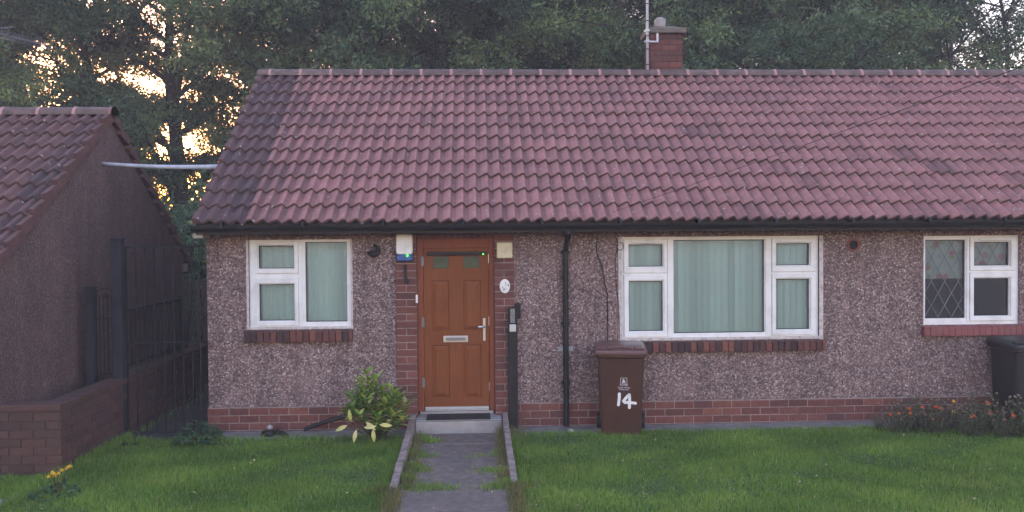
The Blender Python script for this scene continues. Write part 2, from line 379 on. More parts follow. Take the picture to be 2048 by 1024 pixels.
def bricks(mb, u0, u1, z0, z1, front, L=.236, H=.085, mo=.010, axis='x', off0=0, proud=.005, rnd=random, bond=None, sign=-1, backing=True, thick=.06):
    """brick courses on a vertical face; mi 0 brick, 1 mortar. axis x: face looks along sign*y; axis y: face looks along sign*x"""
    def bx(a, b_, c, d, f0, f1, mi, t):
        lo, hi = min(f0, f1), max(f0, f1)
        if axis == 'x': mb.box(a, b_, lo, hi, c, d, mi, t)
        else: mb.box(lo, hi, a, b_, c, d, mi, t)
    if backing: bx(u0, u1, z0, z1, front, front-sign*thick, 1, .5)
    n = max(1, round((z1-z0)/H)); h = (z1-z0)/n
    for j in range(n):
        za, zb = z0+j*h, z0+(j+1)*h-mo
        if bond: cuts = bond(j)
        else:
            o = off0+(L/2 if j % 2 else 0); cuts = [u0]; k = u0-o
            while k < u1:
                if k > u0+.03 and k < u1-.03: cuts.append(k)
                k += L
            cuts.append(u1)
        for a, b_ in zip(cuts[:-1], cuts[1:]):
            bx(a+(mo/2 if a > u0+1e-4 else 0), b_-(mo/2 if b_ < u1-1e-4 else 0), za, zb, front+sign*(proud+rnd.uniform(-.002, .002)), front-sign*.02, 0, min(1, max(0, rnd.gauss(.5, .22))))

def tiled_slope(name, parent, mat, x0, x1, ye, ze, yr, zr, n, dark_left=0, dark_right=0, roll=.1515, amp=.027, flip=False, base_t=.62, seed=1, spread=.08):
    """interlocking pantiles: n courses from the eave line (ye, ze) up to (yr, zr)"""
    rg = np.random.default_rng(seed)
    L = math.hypot(yr-ye, zr-ze); s = np.array([0, (yr-ye)/L, (zr-ze)/L]); nr = np.array([0, -s[2], s[1]])
    if yr < ye: nr = np.array([0, -s[2], s[1]])*-1 if s[1] < 0 and False else np.array([0, s[2], -s[1]])
    g = L/n; W = roll*2; nt_ = int(round((x1-x0)/W)); S = 24
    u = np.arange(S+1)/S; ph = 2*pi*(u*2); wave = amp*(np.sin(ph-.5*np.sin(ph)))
    slope_ = np.diff(wave)*S/2/roll/2; steep_shade = np.where(slope_ < -.35, .58, np.where((wave[:-1]+wave[1:])/2 < -amp*.72, .72, 1.0))  # grime and painted-in shade: steep side and valley of each roll darker
    V = []; Q = []; T = []; base = 0
    for k in range(n):
        for i in range(nt_):
            ds, dn = rg.normal(0, .0028), abs(rg.normal(0, .0025)); X = x0+i*W+u*W
            tv = np.clip(rg.normal(base_t, spread), .36, 1)
            if i < dark_left: tv = rg.uniform(.1, .27)
            elif i == dark_left and dark_left: tv = rg.uniform(.35, .6)
            if i >= nt_-dark_right: tv = rg.uniform(.06, .3)
            rows = [(k*g-.004+ds, -.002, 0), (k*g-.014+ds, .040, 1), (k*g+.012+ds, .043, 1), (k*g+g*.5, .022, 1), ((k+1)*g+.03, .004, 1)]
            for (sl, off, w_) in rows:
                P = np.zeros((S+1, 3)); P[:, 0] = X
                P += np.array([0, ye, ze])+s*sl+np.outer(off+dn+wave, nr)
                V.append(P)
            for r_ in range(len(rows)-1):
                a = base+r_*(S+1)+np.arange(S); Q.append(np.stack([a, a+1, a+S+2, a+S+1], 1)); T += [.05]*S if r_ == 0 else list(tv*steep_shade)  # lip faces darkest: dirty edge plus undercut shade put into the tint
            base += (S+1)*len(rows)
    o = npmesh(name, np.concatenate(V), np.concatenate(Q), mat, parent, T, smooth=True)
    return o
def verge(name, parent, mat, x, sgn, ye, ze, yr, zr, n, h=.085):
    mb = MB(); L = math.hypot(yr-ye, zr-ze); s = Vector((0, (yr-ye)/L, (zr-ze)/L)); nr = Vector((0, -s.z, s.y)) if yr > ye else Vector((0, s.z, -s.y)); g = L/n
    for k in range(n):
        tilt = (nr*-.06+s*g).normalized(); nn = Vector((0, -tilt.z, tilt.y)) if yr > ye else Vector((0, tilt.z, -tilt.y))
        c = Vector((x, ye, ze))+s*(k+.5)*g+nr*(.02-h/2+.028)
        mb.obox(c, Vector((.028, 0, 0)), tilt*(g/2+.006), nn*(h/2), 0, random.random())
    return mb.build(name, mat, parent, bevel=.006)
def ridge_run(parent_roof, x0, x1, y, z, mat, matj, seg=.452, r=.115, start=.2):
    mb = MB(); mj = MB(); x = x0; first = True; n = 12
    def half(mb_, a, b_, ra, rb, t):
        rings = []
        for xx, rr in ((a, ra), (b_, rb)):
            rings.append([(xx, y-rr*cos(pi*k/n)*1.08, z-.09+rr*sin(pi*k/n)*.95) for k in range(n+1)])
        V = rings[0]+rings[1]; m1 = n+1
        mb_.add(V, [(k, k+1, m1+k+1, m1+k) for k in range(n)]+[tuple(range(m1-1, -1, -1)), tuple(range(m1, 2*m1))], 0, t)
    while x < x1:
        l = start if first else seg; e = min(x+l, x1); first = False
        half(mb, x+.004, e-.018, r+random.uniform(-.002,.003), r+random.uniform(-.002,.003), random.random()); half(mj, e-.026, e+.014, r+.006, r+.007, .5); mj.build('ridge_mortar', matj, parent_roof); mj = MB(); x = e
    o = mb.build('ridge', mat, parent_roof)
    return o

# ------------------------------------------------------------------ the terraced bungalow (number 14 and its neighbour to the right)
HX0, HX1 = -3.18, 12.0
YR, ZR, YE, ZE = 2.87, 4.80, -.40, 2.50
H = thing('bungalow', 'terraced bungalow with pebbledash walls, red pantile roof and brown front door', 'house', (HX0, 0, 0))
LW = (-2.685, -1.475, 1.235, 2.308); MWD = (1.80, 4.243, 1.043, 2.31); RW = (5.555, 6.772, 1.192, 2.296); DR = (-.685, .247, .21, 2.31)
mb = MB()
PZ = .305
wall_open(mb, HX0, -.935, PZ, 2.5, 0, [LW]); wall_open(mb, .486, HX1, PZ, 2.5, 0, [MWD, RW])
mb.add([(-.935,0,2.42),(.486,0,2.42),(.486,0,2.5),(-.935,0,2.5)], [(0,1,2,3)])
D2 = YR*2
mb.add([(HX0,0,0),(HX0,0,2.5),(HX0,YR,ZR-.12),(HX0,D2,2.5),(HX0,D2,0)], [(0,1,2,3,4)])
mb.add([(HX1,0,0),(HX1,D2,0),(HX1,D2,2.5),(HX1,YR,ZR-.12),(HX1,0,2.5)], [(0,1,2,3,4)])
mb.add([(HX0,D2,0),(HX0,D2,2.5),(HX1,D2,2.5),(HX1,D2,0)], [(0,1,2,3)])
mb.build('wall', M['dash'], H)
mb = MB()   # rooms behind the windows
for a, b_ in ((HX0+.1, -.95), (-.94, .49), (.5, 5.0), (5.02, HX1-.1)):
    for f in ([(a,.24,.25),(a,3,.25),(a,3,2.45),(a,.24,2.45)], [(b_,.24,.25),(b_,.24,2.45),(b_,3,2.45),(b_,3,.25)], [(a,3,.25),(b_,3,.25),(b_,3,2.45),(a,3,2.45)],
              [(a,.24,.25),(b_,.24,.25),(b_,3,.25),(a,3,.25)], [(a,.24,2.45),(a,3,2.45),(b_,3,2.45),(b_,.24,2.45)]):
        mb.add(f, [(0,1,2,3)])
mb.build('room', M['inner'], H)
mb = MB()
bricks(mb, HX0-.012, -.935, -.06, PZ-.004, -.008, off0=.1, proud=.006); bricks(mb, .486, HX1, -.06, PZ-.004, -.008, off0=.05, proud=.006)
mb.build('plinth', [M['brick'], M['mortar']], H, bevel=.003, seg=1)
def pier_bond(u0, u1): return lambda j: [u0, u1] if j % 2 else [u0, (u0+u1)/2, u1]
for u0, u1 in ((-.935, -.688), (.250, .486)):
    mb = MB(); bricks(mb, u0, u1, -.06, 2.36, -.012, bond=pier_bond(u0, u1), proud=.006, thick=.2); mb.build('brick_pier', [M['brick'], M['mortar']], H, bevel=.003, seg=1)
mb = MB(); mb.box(-.93, .48, -.01, .15, 2.362, 2.42, 1)
mb.box(-.686, .248, .0, .2, 2.312, 2.36, 1)
k = -.93
while k < .47:
    mb.box(k+.004, min(k+.074, .482), -.018, .1, 2.366, 2.455, 0, random.gauss(.45, .2)); k += .078
k = -.684
while k < .2:
    mb.box(k+.004, k+.074, -.014, .1, 2.314, 2.358, 0, random.gauss(.45, .2)); k += .078
mb.build('lintel', [M['brick'], M['mortar']], H, bevel=.003, seg=1)
# roof
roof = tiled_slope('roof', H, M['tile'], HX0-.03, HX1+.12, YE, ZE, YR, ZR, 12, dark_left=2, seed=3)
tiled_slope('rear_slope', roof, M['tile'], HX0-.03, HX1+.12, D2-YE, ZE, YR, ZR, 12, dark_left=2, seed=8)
verge('verge', roof, M['verge'], HX0-.005, -1, YE, ZE, YR, ZR, 12); verge('verge', roof, M['verge'], HX0-.005, -1, D2-YE, ZE, YR, ZR, 12)
ridge_run(roof, HX0-.04, HX1, YR, ZR+.06, M['ridge'], M['ridge_joint'])
mb = MB(); mb.box(HX0-.02, HX1, -.335, -.31, 2.375, 2.505); mb.build('fascia', M['fascia'], H)
mb = MB(); mb.box(HX0-.02, HX1, -.308, .0, 2.42, 2.44); mb.build('soffit', M['fascia'], H)
# half-round gutter
mb = MB(); n = 10; gy, gz, gr = -.395, 2.468, .058; V = []
for xx in (HX0-.05, HX1):
    for rr in (gr, gr-.006):
        V += [(xx, gy-rr*cos(pi*k/n), gz-rr*sin(pi*k/n)) for k in range(n+1)]
m1 = n+1
Fc = [(k, k+1, 2*m1+k+1, 2*m1+k) for k in range(n)]+[(m1+k+1, m1+k, 3*m1+k, 3*m1+k+1) for k in range(n)]+[(0, 2*m1, 3*m1, m1), (n, m1+n, 3*m1+n, 2*m1+n)]
mb.add(V, Fc); mb.add(V[:m1], [tuple(range(m1))])
gut = mb.build('gutter', M['black_pl'], H)
x = HX0+.3
while x < HX1-.2:
    mb = MB(); mb.tube([(x-.014, gy, gz-.003), (x+.014, gy, gz-.003)], gr+.006, 14); mb.build('gutter_bracket', M['black_pl'], gut); x += .92
mb = MB()
mb.tube([(1.107, -.395, 2.41), (1.107, -.395, 2.36), (1.107, -.34, 2.30), (1.107, -.11, 2.18), (1.107, -.062, 2.12), (1.107, -.062, .03)], .034, 12)
for z in (2.13, 1.27, .55): mb.tube([(1.107, -.062, z-.03), (1.107, -.062, z+.03)], .043, 12); mb.box(1.05, 1.164, -.03, -.002, z-.015, z+.015)
dp = mb.build('downpipe', M['black_pl'], H, smooth=False)
mb = MB(); mb.box(1.02, 1.20, -.012, -.001, .93, .985); mb.build('wall_plate', M['grey_pl'], dp, bevel=.003)
mb = MB(); mb.box(HX0-.07, HX0+.05, -.3, .06, 2.33, 2.39); mb.build('corbel', M['corbel'], H, bevel=.01)
# air vents
mb = MB(); rings = []
for y_, r_ in ((.0, .082), (-.022, .08), (-.022, .058), (.03, .055)): rings.append([(4.668+r_*cos(2*pi*k/24), y_, 2.19+r_*sin(2*pi*k/24)) for k in range(24)])
mb.loft(rings, cap0=False, cap1=False); mb.add([(4.668+.056*cos(2*pi*k/24), -.004, 2.19+.056*sin(2*pi*k/24)) for k in range(24)], [tuple(range(24))], 1)
mb.build('air_vent', [M['terra'], M['void']], H)
mb = MB(); P = []
mb.tube([(-1.19+.055*cos(a), -.03-.02*k/8, 2.175+.055*sin(a)) for k, a in enumerate(np.linspace(R(100), R(-170), 9))], [.018,.02,.022,.024,.026,.028,.03,.032,.034], 10)
mb.tube([(-1.19, .0, 2.14), (-1.19, -.05, 2.14)], .042, 14)
mb.build('overflow_hood', M['black_pl'], H)

# ---- windows
def window(par, rect, panes, mullions, y=.028, vents=(), rails=()):
    """rect outer; panes: (x0,x1,z0,z1,sash_rect or None)"""
    mb = MB(); x0, x1, z0, z1 = rect
    wall_open(mb, x0, x1, z0, z1, y, [p[:4] for p in panes], depth=.05)
    mb.add([(x0,y,z0),(x0,y,z1),(x0,y+.07,z1),(x0,y+.07,z0)], [(0,1,2,3)]); mb.add([(x1,y,z0),(x1,y+.07,z0),(x1,y+.07,z1),(x1,y,z1)], [(0,1,2,3)])
    fr = mb.build('window', M['upvc'], par)
    for p in panes:
        a, b_, c, d, s = p
        mb = MB(); mb.box(a-.005, b_+.005, y+.04, y+.046, c-.005, d+.005); mb.build('pane', M['glass'], fr)
        mb = MB(); g = .009
        for q in ((a, a+g, c, d), (b_-g, b_, c, d), (a+g, b_-g, c, c+g), (a+g, b_-g, d-g, d)): mb.box(q[0], q[1], y+.028, y+.037, q[2], q[3])
        mb.build('gasket', M['gasket'], fr)
        if s:
            mb = MB(); sx0, sx1, sz0, sz1 = s; yo, yi = y-.02, y-.003
            O = [(sx0,sz0),(sx1,sz0),(sx1,sz1),(sx0,sz1)]; Mid = [(a-.014,c-.014),(b_+.014,c-.014),(b_+.014,d+.014),(a-.014,d+.014)]; I = [(a+.001,c+.001),(b_-.001,c+.001),(b_-.001,d-.001),(a+.001,d-.001)]
            V = [(p_[0], y-.002, p_[1]) for p_ in O]+[(p_[0]+(.004 if i in (0,3) else -.004), yo, p_[1]+(.004 if i < 2 else -.004)) for i, p_ in enumerate(O)]+[(p_[0], yo, p_[1]) for p_ in Mid]+[(p_[0], y+.024, p_[1]) for p_ in I]
            Fc = []
            for r_ in range(3):
                for k_ in range(4): Fc.append((r_*4+k_, r_*4+(k_+1) % 4, (r_+1)*4+(k_+1) % 4, (r_+1)*4+k_))
            mb.add(V, Fc); mb.build('sash', M['upvc'], fr)
    for q in mullions:
        mb = MB(); mb.box(q[0], q[1], y-.012, y-.001, q[2], q[3]); mb.build('mullion', M['upvc'], fr, bevel=.005)
    for (a, b_, z) in vents:
        mb = MB(); mb.box(a, b_, y-.042, y-.021, z-.014, z+.014); mb.build('trickle_vent', M['upvc'], fr, bevel=.005)
    return fr
def PX(x, y_, z_=None): return None
def sill(par, x0, x1, z0, z1, mats, painted=False):
    mb = MB(); mb.box(x0, x1, -.045, .03, z0, z1-.008, 1)
    k = x0
    while k < x1-.01:
        e = min(k+.0775, x1)
        tt = random.choice([.05, .15, .3, .45, .6, .75, .9])
        a0, a1 = k+(.004 if not painted else .001), e-(.004 if not painted else .001)
        yf = -.075+random.uniform(-.003, .003)
        mb.add([(a0,yf,z0),(a1,yf,z0),(a1,.028,z0+.004),(a0,.028,z0+.004),(a0,yf,z1-.02),(a1,yf,z1-.02),(a1,.028,z1),(a0,.028,z1)], [(0,3,2,1),(4,5,6,7),(0,1,5,4),(1,2,6,5),(2,3,7,6),(3,0,4,7)], 0, tt); k = e
    return mb.build('sill', mats, par, bevel=.006)
lw = window(H, LW, [(-2.575,-2.155,1.962,2.238,(-2.605,-2.10,1.905,2.285)), (-2.575,-2.155,1.335,1.775,(-2.605,-2.10,1.275,1.845)), (-2.02,-1.525,1.317,2.277,None)],
            [(-2.1,-2.055,1.265,2.29)], vents=[(-2.515,-2.21,2.262)])
mb = MB(); mb.box(LW[0], LW[1], -.004, .03, LW[2]-.001, LW[2]+.026); mb.box(LW[0]-.03, LW[0], -.006, .03, LW[2], LW[3]); mb.box(LW[1], LW[1]+.02, -.006, .03, LW[2], LW[3]); mb.build('sealant', M['sealant'], lw)
sill(lw, -2.74, -1.455, 1.085, 1.232, [M['brick_sill'], M['mortar_dark']])
mw = window(H, MWD, [(1.892,2.312,1.945,2.218,(1.83,2.365,1.868,2.28)), (1.892,2.312,1.155,1.77,(1.83,2.365,1.085,1.845)), (2.445,3.572,1.125,2.268,None), (3.715,4.135,1.945,2.218,(3.66,4.212,1.868,2.28)), (3.715,4.135,1.155,1.78,(3.66,4.212,1.09,1.845))],
            [(2.368,2.435,1.09,2.285), (3.585,3.652,1.09,2.285)], vents=[(1.93,2.27,2.246), (3.755,4.09,2.246)])
mb = MB(); mb.box(MWD[0], MWD[1], -.003, .03, MWD[2]-.001, MWD[2]+.03); mb.box(MWD[0]-.04, MWD[0], -.006, .03, MWD[2]-.03, MWD[3]); mb.box(MWD[1], MWD[1]+.05, -.006, .03, MWD[2]-.03, MWD[3]); mb.build('sealant', M['sealant'], mw)
sill(mw, 1.62, 4.305, .905, 1.040, [M['brick_sill'], M['mortar_dark']])
rw = window(H, RW, [(5.59,6.10,1.27,2.245,None), (6.21,6.66,1.92,2.215,(6.15,6.735,1.86,2.275)), (6.21,6.66,1.295,1.765,(6.15,6.735,1.235,1.84))],
            [(6.115,6.145,1.22,2.285)], vents=[(6.27,6.6,2.248)])
sill(rw, 5.53, 6.86, 1.06, 1.19, [M['sill_paint'], M['sill_paint']], True)
# lead diamonds on two panes of the right window
def leading(par, x0, x1, z0, z1, dx=.172, dz=.30, y=.063):
    mb = MB(); k = dz/dx
    c = -40
    for sgn in (1, -1):
        for i in range(-40, 90):
            # line z = z0 + sgn*k*(x-x0) + i*dz ; clip
            pts = []
            for x in (x0, x1):
                z = z0+sgn*k*(x-x0)+i*dz
                if z0 <= z <= z1: pts.append((x, z))
            for z in (z0, z1):
                x = x0+(z-z0-i*dz)/(sgn*k)
                if x0 < x < x1: pts.append((x, z))
            if len(pts) >= 2 and (abs(pts[0][0]-pts[1][0]) > .02): mb.tube([(pts[0][0], y+.001*sgn, pts[0][1]), (pts[1][0], y+.001*sgn, pts[1][1])], .0042, 5)
    mb.build('lead_diamonds', M['aerial'], par)
leading(rw, 5.6, 6.095, 1.28, 2.24); leading(rw, 6.22, 6.65, 1.93, 2.21)

# ---- front door
mb = MB(); a, b_, c, d = DR
for q in ((a, a+.075, c, d), (b_-.062, b_, c, d), (a+.075, b_-.062, 2.19, d)): mb.box(q[0], q[1], .045, .13, q[2], q[3])
door_frame = mb.build('door_frame', M['door_frame'], H, bevel=.006)
mb = MB(); mb.box(a+.02, b_-.02, .03, .10, .172, .2085); mb.build('threshold', M['step'], door_frame, bevel=.004)
DX0, DX1, DZ0, DZ1 = -.606, .180, .245, 2.187
panelrects = [(-.515,-.30,1.185,1.80), (-.13,.085,1.185,1.80), (-.515,-.30,.365,1.015), (-.13,.085,.365,1.015)]
lights = [(-.49,-.305,1.945,2.09), (-.12,.065,1.945,2.09)]
mb = MB(); wall_open(mb, DX0, DX1, DZ0, DZ1, .065, panelrects+lights, depth=.03)
for (x0, x1, z0, z1) in panelrects:    # moulded groove, then a raised field with chamfers
    def ring(i, y_): return [(x0+i, y_, z0+i), (x1-i, y_, z0+i), (x1-i, y_, z1-i), (x0+i, y_, z1-i)]
    mb.loft([ring(0, .065), ring(.010, .077), ring(.018, .077), ring(.056, .062)], cap0=False)
for (x0, x1, z0, z1) in lights: 
    for q in ((x0-.03, x1+.03, z0-.028, z0-.004), (x0-.03, x1+.03, z1+.004, z1+.022), (x0-.03, x0-.006, z0-.004, z1+.004), (x1+.006, x1+.03, z0-.004, z1+.004)): mb.box(q[0], q[1], .054, .066, q[2], q[3])
door = mb.build('door', M['door'], H)
for (x0, x1, z0, z1) in lights:
    mb = MB(); mb.box(x0, x1, .085, .094, z0, z1); mb.build('door_glass', M['green_glass'], door)
mb = MB(); mb.box(-.375, -.075, .052, .064, 1.045, 1.125); lb = mb.build('letterbox', M['chrome'], door, bevel=.006)
mb = MB(); mb.box(-.345, -.105, .047, .0515, 1.066, 1.104); mb.build('letter_flap', M['hinge'], door, bevel=.004)
mb = MB(); mb.box(.108, .138, .050, .064, 1.06, 1.335)
mb.tube([(.123, .05, 1.235), (.123, .012, 1.235), (.10, .0, 1.235), (.05, .0, 1.232)], [.011,.012,.017,.02], 10)
mb.tube([(.123, .0495, 1.14), (.123, .044, 1.14)], .012, 12)
mb.build('handle', M['chrome'], door, bevel=.002)
for z in (2.035, 1.295, .56):
    mb = MB(); mb.tube([(-.618, .04, z-.06), (-.618, .04, z+.06)], .013, 10); mb.box(-.636, -.6, .034, .046, z-.05, z+.05); mb.build('hinge', M['hinge'], door)
for z in (2.06, 1.30, .5):
    mb = MB(); mb.box(.177, .184, .05, .066, z-.055, z+.055); mb.build('striker_plate', M['chrome'], door)
mb = MB(); mb.box(-.60, .172, .03, .063, .232, .262); mb.box(-.60, .172, .035, .063, .214, .228); mb.build('weather_bar', M['alu'], door, bevel=.003)
mb = MB(); mb.box(-.56, .152, .02, .062, 2.105, 2.148); rb = mb.build('rain_deflector', M['black_pl'], door, bevel=.005)
mb = MB(); mb.tube([(.118, .0195, 2.116), (.118, .014, 2.116)], .009, 10); mb.build('green_light', M['led'], door)
# doorstep
mb = MB()
V = [(-.70,-.30,-.05),(.322,-.30,-.05),(.322,.06,-.05),(-.70,.06,-.05),(-.70,-.30,.15),(.322,-.30,.15),(.322,.06,.168),(-.70,.06,.168)]
mb.add(V, [(0,3,2,1),(4,5,6,7),(0,1,5,4),(1,2,6,5),(2,3,7,6),(3,0,4,7)])
mb.build('doorstep', M['step'], H, bevel=.012)
mb = MB()
for k in range(40):
    x = -.69+k*.0252
    mb.box(x, x+.013, -.245, -.17, .156, .163)
mb.box(-.695, .318, -.262, -.247, .154, .166); mb.box(-.695, .318, -.168, -.153, .158, .168)
tag(mb.build('drain_channel', M['grey_pl'], loc=(-.2,-.2,.15)), 'slotted grey drain grating along the front of the doorstep', 'drain')
mb = MB(); mb.box(-.575, .185, -.285, .025, .170, .180)
for k in range(38):
    mb.box(-.57+k*.02, -.56+k*.02, -.282, .022, .18, .185)
tag(mb.build('doormat', M['mat'], loc=(-.2,-.13,.17)), 'black ribbed rubber mat lying on the doorstep', 'doormat')

# ---- chimney
mb = MB(); cx0, cx1, cy0, cy1 = 2.745, 3.24, 2.86, 3.34
mb.box(cx0+.006, cx1-.006, cy0+.006, cy1-.006, 4.6, 5.43, 1)
bricks(mb, cx0, cx1, 4.66, 5.43, cy0+.006, off0=.06, backing=False, proud=.006)
bricks(mb, cy0+.02, cy1, 4.66, 5.43, cx0+.006, axis='y', backing=False, proud=.006); bricks(mb, cy0+.02, cy1, 4.66, 5.43, cx1-.006, axis='y', sign=1, backing=False, proud=.006)
chim = mb.build('chimney', [M['brick_sill'], M['mortar_dark']], H, bevel=.003, seg=1)
mb = MB(); mb.box(cx0-.055, cx1+.055, cy0-.055, cy1+.055, 5.43, 5.515)
mb.loft([[(2.99+s_*a_, 3.1+s_*b__, z) for a_, b__ in ((-1,-1),(1,-1),(1,1),(-1,1))] for s_, z in ((.24, 5.515), (.17, 5.56))])
mb.build('chimney_cap', M['cement'], chim, bevel=.015)
mb = MB(); mb.lathe([(.088, 5.53), (.084, 5.60), (.09, 5.66), (.086, 5.70), (.055, 5.725)], (2.945, 3.1, 0), 18); mb.build('chimney_pot', M['pot'], chim, smooth=False)

# ---- aerial mast on the chimney
A = thing('aerial_mast', 'white aerial mast clamped to the brick chimney', 'mast', (2.685, 2.80, 4.9))
mb = MB(); mb.tube([(2.685, 2.80, 4.86), (2.685, 2.80, 7.3)], .022, 12); mb.build('mast_pole', M['mast'], A, smooth=True)
mb = MB()
for z in (4.93, 5.17, 5.37, 5.6, 5.86): mb.tube([(2.685, 2.80, z), (2.685, 2.80, z+.014)], .0245, 12)
mb.tube([(2.708, 2.782, 4.95), (2.71, 2.78, 5.6), (2.708, 2.782, 6.5), (2.708, 2.79, 7.2)], .005, 6)
mb.build('cable', M['black_pl'], A)
for z in (5.30, 5.46):
    mb = MB(); mb.box(2.64, 2.86, 2.825, 2.85, z-.012, z+.012); mb.box(2.655, 2.715, 2.77, 2.824, z-.014, z+.014); mb.build('bracket', M['mast'], A, bevel=.003)
mb = MB(); mb.box(2.83, 2.862, 2.822, 2.848, 5.29, 5.47); mb.build('wall_bracket', M['mast'], A, bevel=.003)
mb = MB(); mb.tube([(2.685, 2.80, 7.2), (2.685, 2.0, 7.2)], .01, 6)
for k in range(9): mb.tube([(2.45, 2.05+k*.09, 7.2), (2.92, 2.05+k*.09, 7.2)], .004, 5)
mb.build('aerial', M['aerial'], A)

# ---- fittings on the front wall
def rr(cx, cz, hw, hh, r_, y, n=5):
    P = []
    for (sx, sz, a0) in ((1, 1, 0), (-1, 1, 90), (-1, -1, 180), (1, -1, 270)):
        for k in range(n+1):
            a = R(a0+90*k/n); P.append((cx+sx*(hw-r_)+r_*cos(a), y, cz+sz*(hh-r_)+r_*sin(a)))
    return P
AB = thing('alarm_box', 'white burglar alarm box with a blue base and green light on the left brick pier', 'alarm', (-.826, -.02, 2.2))
mb = MB(); mb.loft([rr(-.826, 2.245, .1, .125, .03, -.019), rr(-.826, 2.245, .1, .125, .03, -.07), rr(-.826, 2.245, .09, .115, .03, -.088)], cap0=False); mb.build('cover', M['white_pl'], AB, smooth=False)
mb = MB(); mb.loft([rr(-.826, 2.08, .098, .042, .025, -.019), rr(-.826, 2.08, .097, .041, .025, -.066), rr(-.826, 2.083, .086, .03, .022, -.082)], cap0=False); mb.build('base', M['blue_pl'], AB)
mb = MB(); mb.tube([(-.79, -.078, 2.105), (-.79, -.093, 2.105)], .012, 12); mb.build('green_light', M['led'], AB)
mb = MB(); mb.box(-.835, -.808, -.045, -.0195, 1.79, 2.0); mb.obox((-.808, -.04, 1.80), (.022, 0, .004), (0, .018, 0), (0, 0, .03))
tag(mb.build('wall_bracket', M['black_pl'], loc=(-.82, -.02, 1.8), bevel=.005), 'black metal strip bracket hanging on the brick pier below the alarm box', 'bracket')
mb = MB(); mb.loft([rr(.375, 2.16, .095, .095, .012, -.019), rr(.375, 2.16, .095, .095, .012, -.06), rr(.375, 2.16, .086, .086, .012, -.068)], cap0=False)
JB = tag(mb.build('junction_box', M['cream_pl'], loc=(.375, -.02, 2.16)), 'square cream junction box on the right brick pier above the number plaque', 'junction box')
mb = MB()
for x in (.288, .462): mb.tube([(x, -.06, 2.16), (x, -.066, 2.16)], .008, 8)
mb.build('screw', M['hinge'], JB)
PQ = thing('number_plaque', 'oval white house number plaque reading 14 on the right brick pier', 'sign', (.375, -.02, 1.727))
def oval(cx, cz, a_, b__, y, n=32): return [(cx+a_*cos(2*pi*k/n), y, cz+b__*sin(2*pi*k/n)) for k in range(n)]
mb = MB(); mb.loft([oval(.375, 1.727, .063, .086, -.019), oval(.375, 1.727, .063, .086, -.028), oval(.375, 1.727, .057, .08, -.032)], cap0=False); mb.build('plate', M['white_pl'], PQ)
def text(body, size, c, par, mat, name, ext=.001, align='CENTER'):
    cu = bpy.data.curves.new(name, 'FONT'); cu.body = body; cu.size = size; cu.extrude = ext; cu.align_x = align; cu.align_y = 'CENTER'
    t = bpy.data.objects.new('tmp_text', cu); col.objects.link(t)
    bpy.context.view_layer.update(); dg = bpy.context.evaluated_depsgraph_get()
    me = bpy.data.meshes.new_from_object(t.evaluated_get(dg)); col.objects.unlink(t); bpy.data.objects.remove(t)
    me.materials.clear(); me.name = name
    off = WL[par.name]
    me.transform(Matrix.Translation(Vector(c)-off) @ Matrix.Rotation(pi/2, 4, 'X'))
    me.materials.append(mat); o = bpy.data.objects.new(name, me); col.objects.link(o); o.parent = par; WL[o.name] = off; return o
text('1', .058, (.385, -.0335, 1.755), PQ, M['ink'], 'numeral'); text('4', .052, (.415, -.0335, 1.737), PQ, M['ink'], 'numeral')
mb = MB()
for (x, z, r_) in ((.345, 1.715, .011), (.352, 1.70, .009), (.362, 1.682, .012), (.375, 1.688, .008), (.385, 1.692, .008)):
    mb.add([(x+r_*cos(2*pi*k/8)*random.uniform(.6, 1.1), -.0330, z+r_*sin(2*pi*k/8)*random.uniform(.6, 1.1)) for k in range(8)], [tuple(range(8))])
mb.tube([(.362, -.0334, 1.665), (.37, -.0334, 1.69), (.36, -.0334, 1.705), (.392, -.0334, 1.69)], .002, 4)
mb.build('flower_motif', simple('motif_print', (.3,.32,.33), .6, .1), PQ)
mb = MB(); mb.loft([rr(-.686, 1.585, .013, .05, .006, -.019), rr(-.686, 1.585, .013, .05, .006, -.038)], cap0=False)
tag(mb.build('doorbell', M['white_pl'], loc=(-.686, -.02, 1.585), bevel=.003), 'small white doorbell push at the left edge of the door frame', 'doorbell')
DU = thing('cable_duct', 'tall black box section duct standing against the right brick pier', 'duct', (.465, -.06, 0))
mb = MB(); mb.box(.407, .520, -.11, -.021, -.03, 1.47); mb.build('duct_body', M['black_pl'], DU, bevel=.006)
mb = MB(); mb.loft([rr(.53, 1.43, .035, .10, .03, -.001), rr(.53, 1.43, .033, .098, .03, -.08)], cap0=False); mb.build('side_cover', M['black_pl'], DU, bevel=.004)
KS = thing('key_safe', 'grey metal key safe with a latch plate fixed to the top of the black duct', 'key safe', (.465, -.11, 1.27))
mb = MB(); mb.loft([rr(.462, 1.375, .027, .085, .006, -.111), rr(.462, 1.375, .027, .085, .006, -.128)], cap0=False)
mb.tube([(.462, -.128, 1.345), (.462, -.138, 1.345)], .011, 12); mb.build('latch_plate', M['hinge'], KS)
mb = MB(); mb.box(.44, .484, -.1295, -.1275, 1.383, 1.388); mb.tube([(.47, -.128, 1.355), (.47, -.134, 1.36)], .006, 8); mb.tube([(.462, -.128, 1.445), (.462, -.13, 1.445)], .005, 8); mb.tube([(.462, -.128, 1.305), (.462, -.13, 1.305)], .005, 8)
mb.build('latch_button', M['void'], KS)
mb = MB(); mb.box(.423, .502, -.135, -.111, 1.185, 1.272); mb.build('body', M['alu'], KS, bevel=.006)

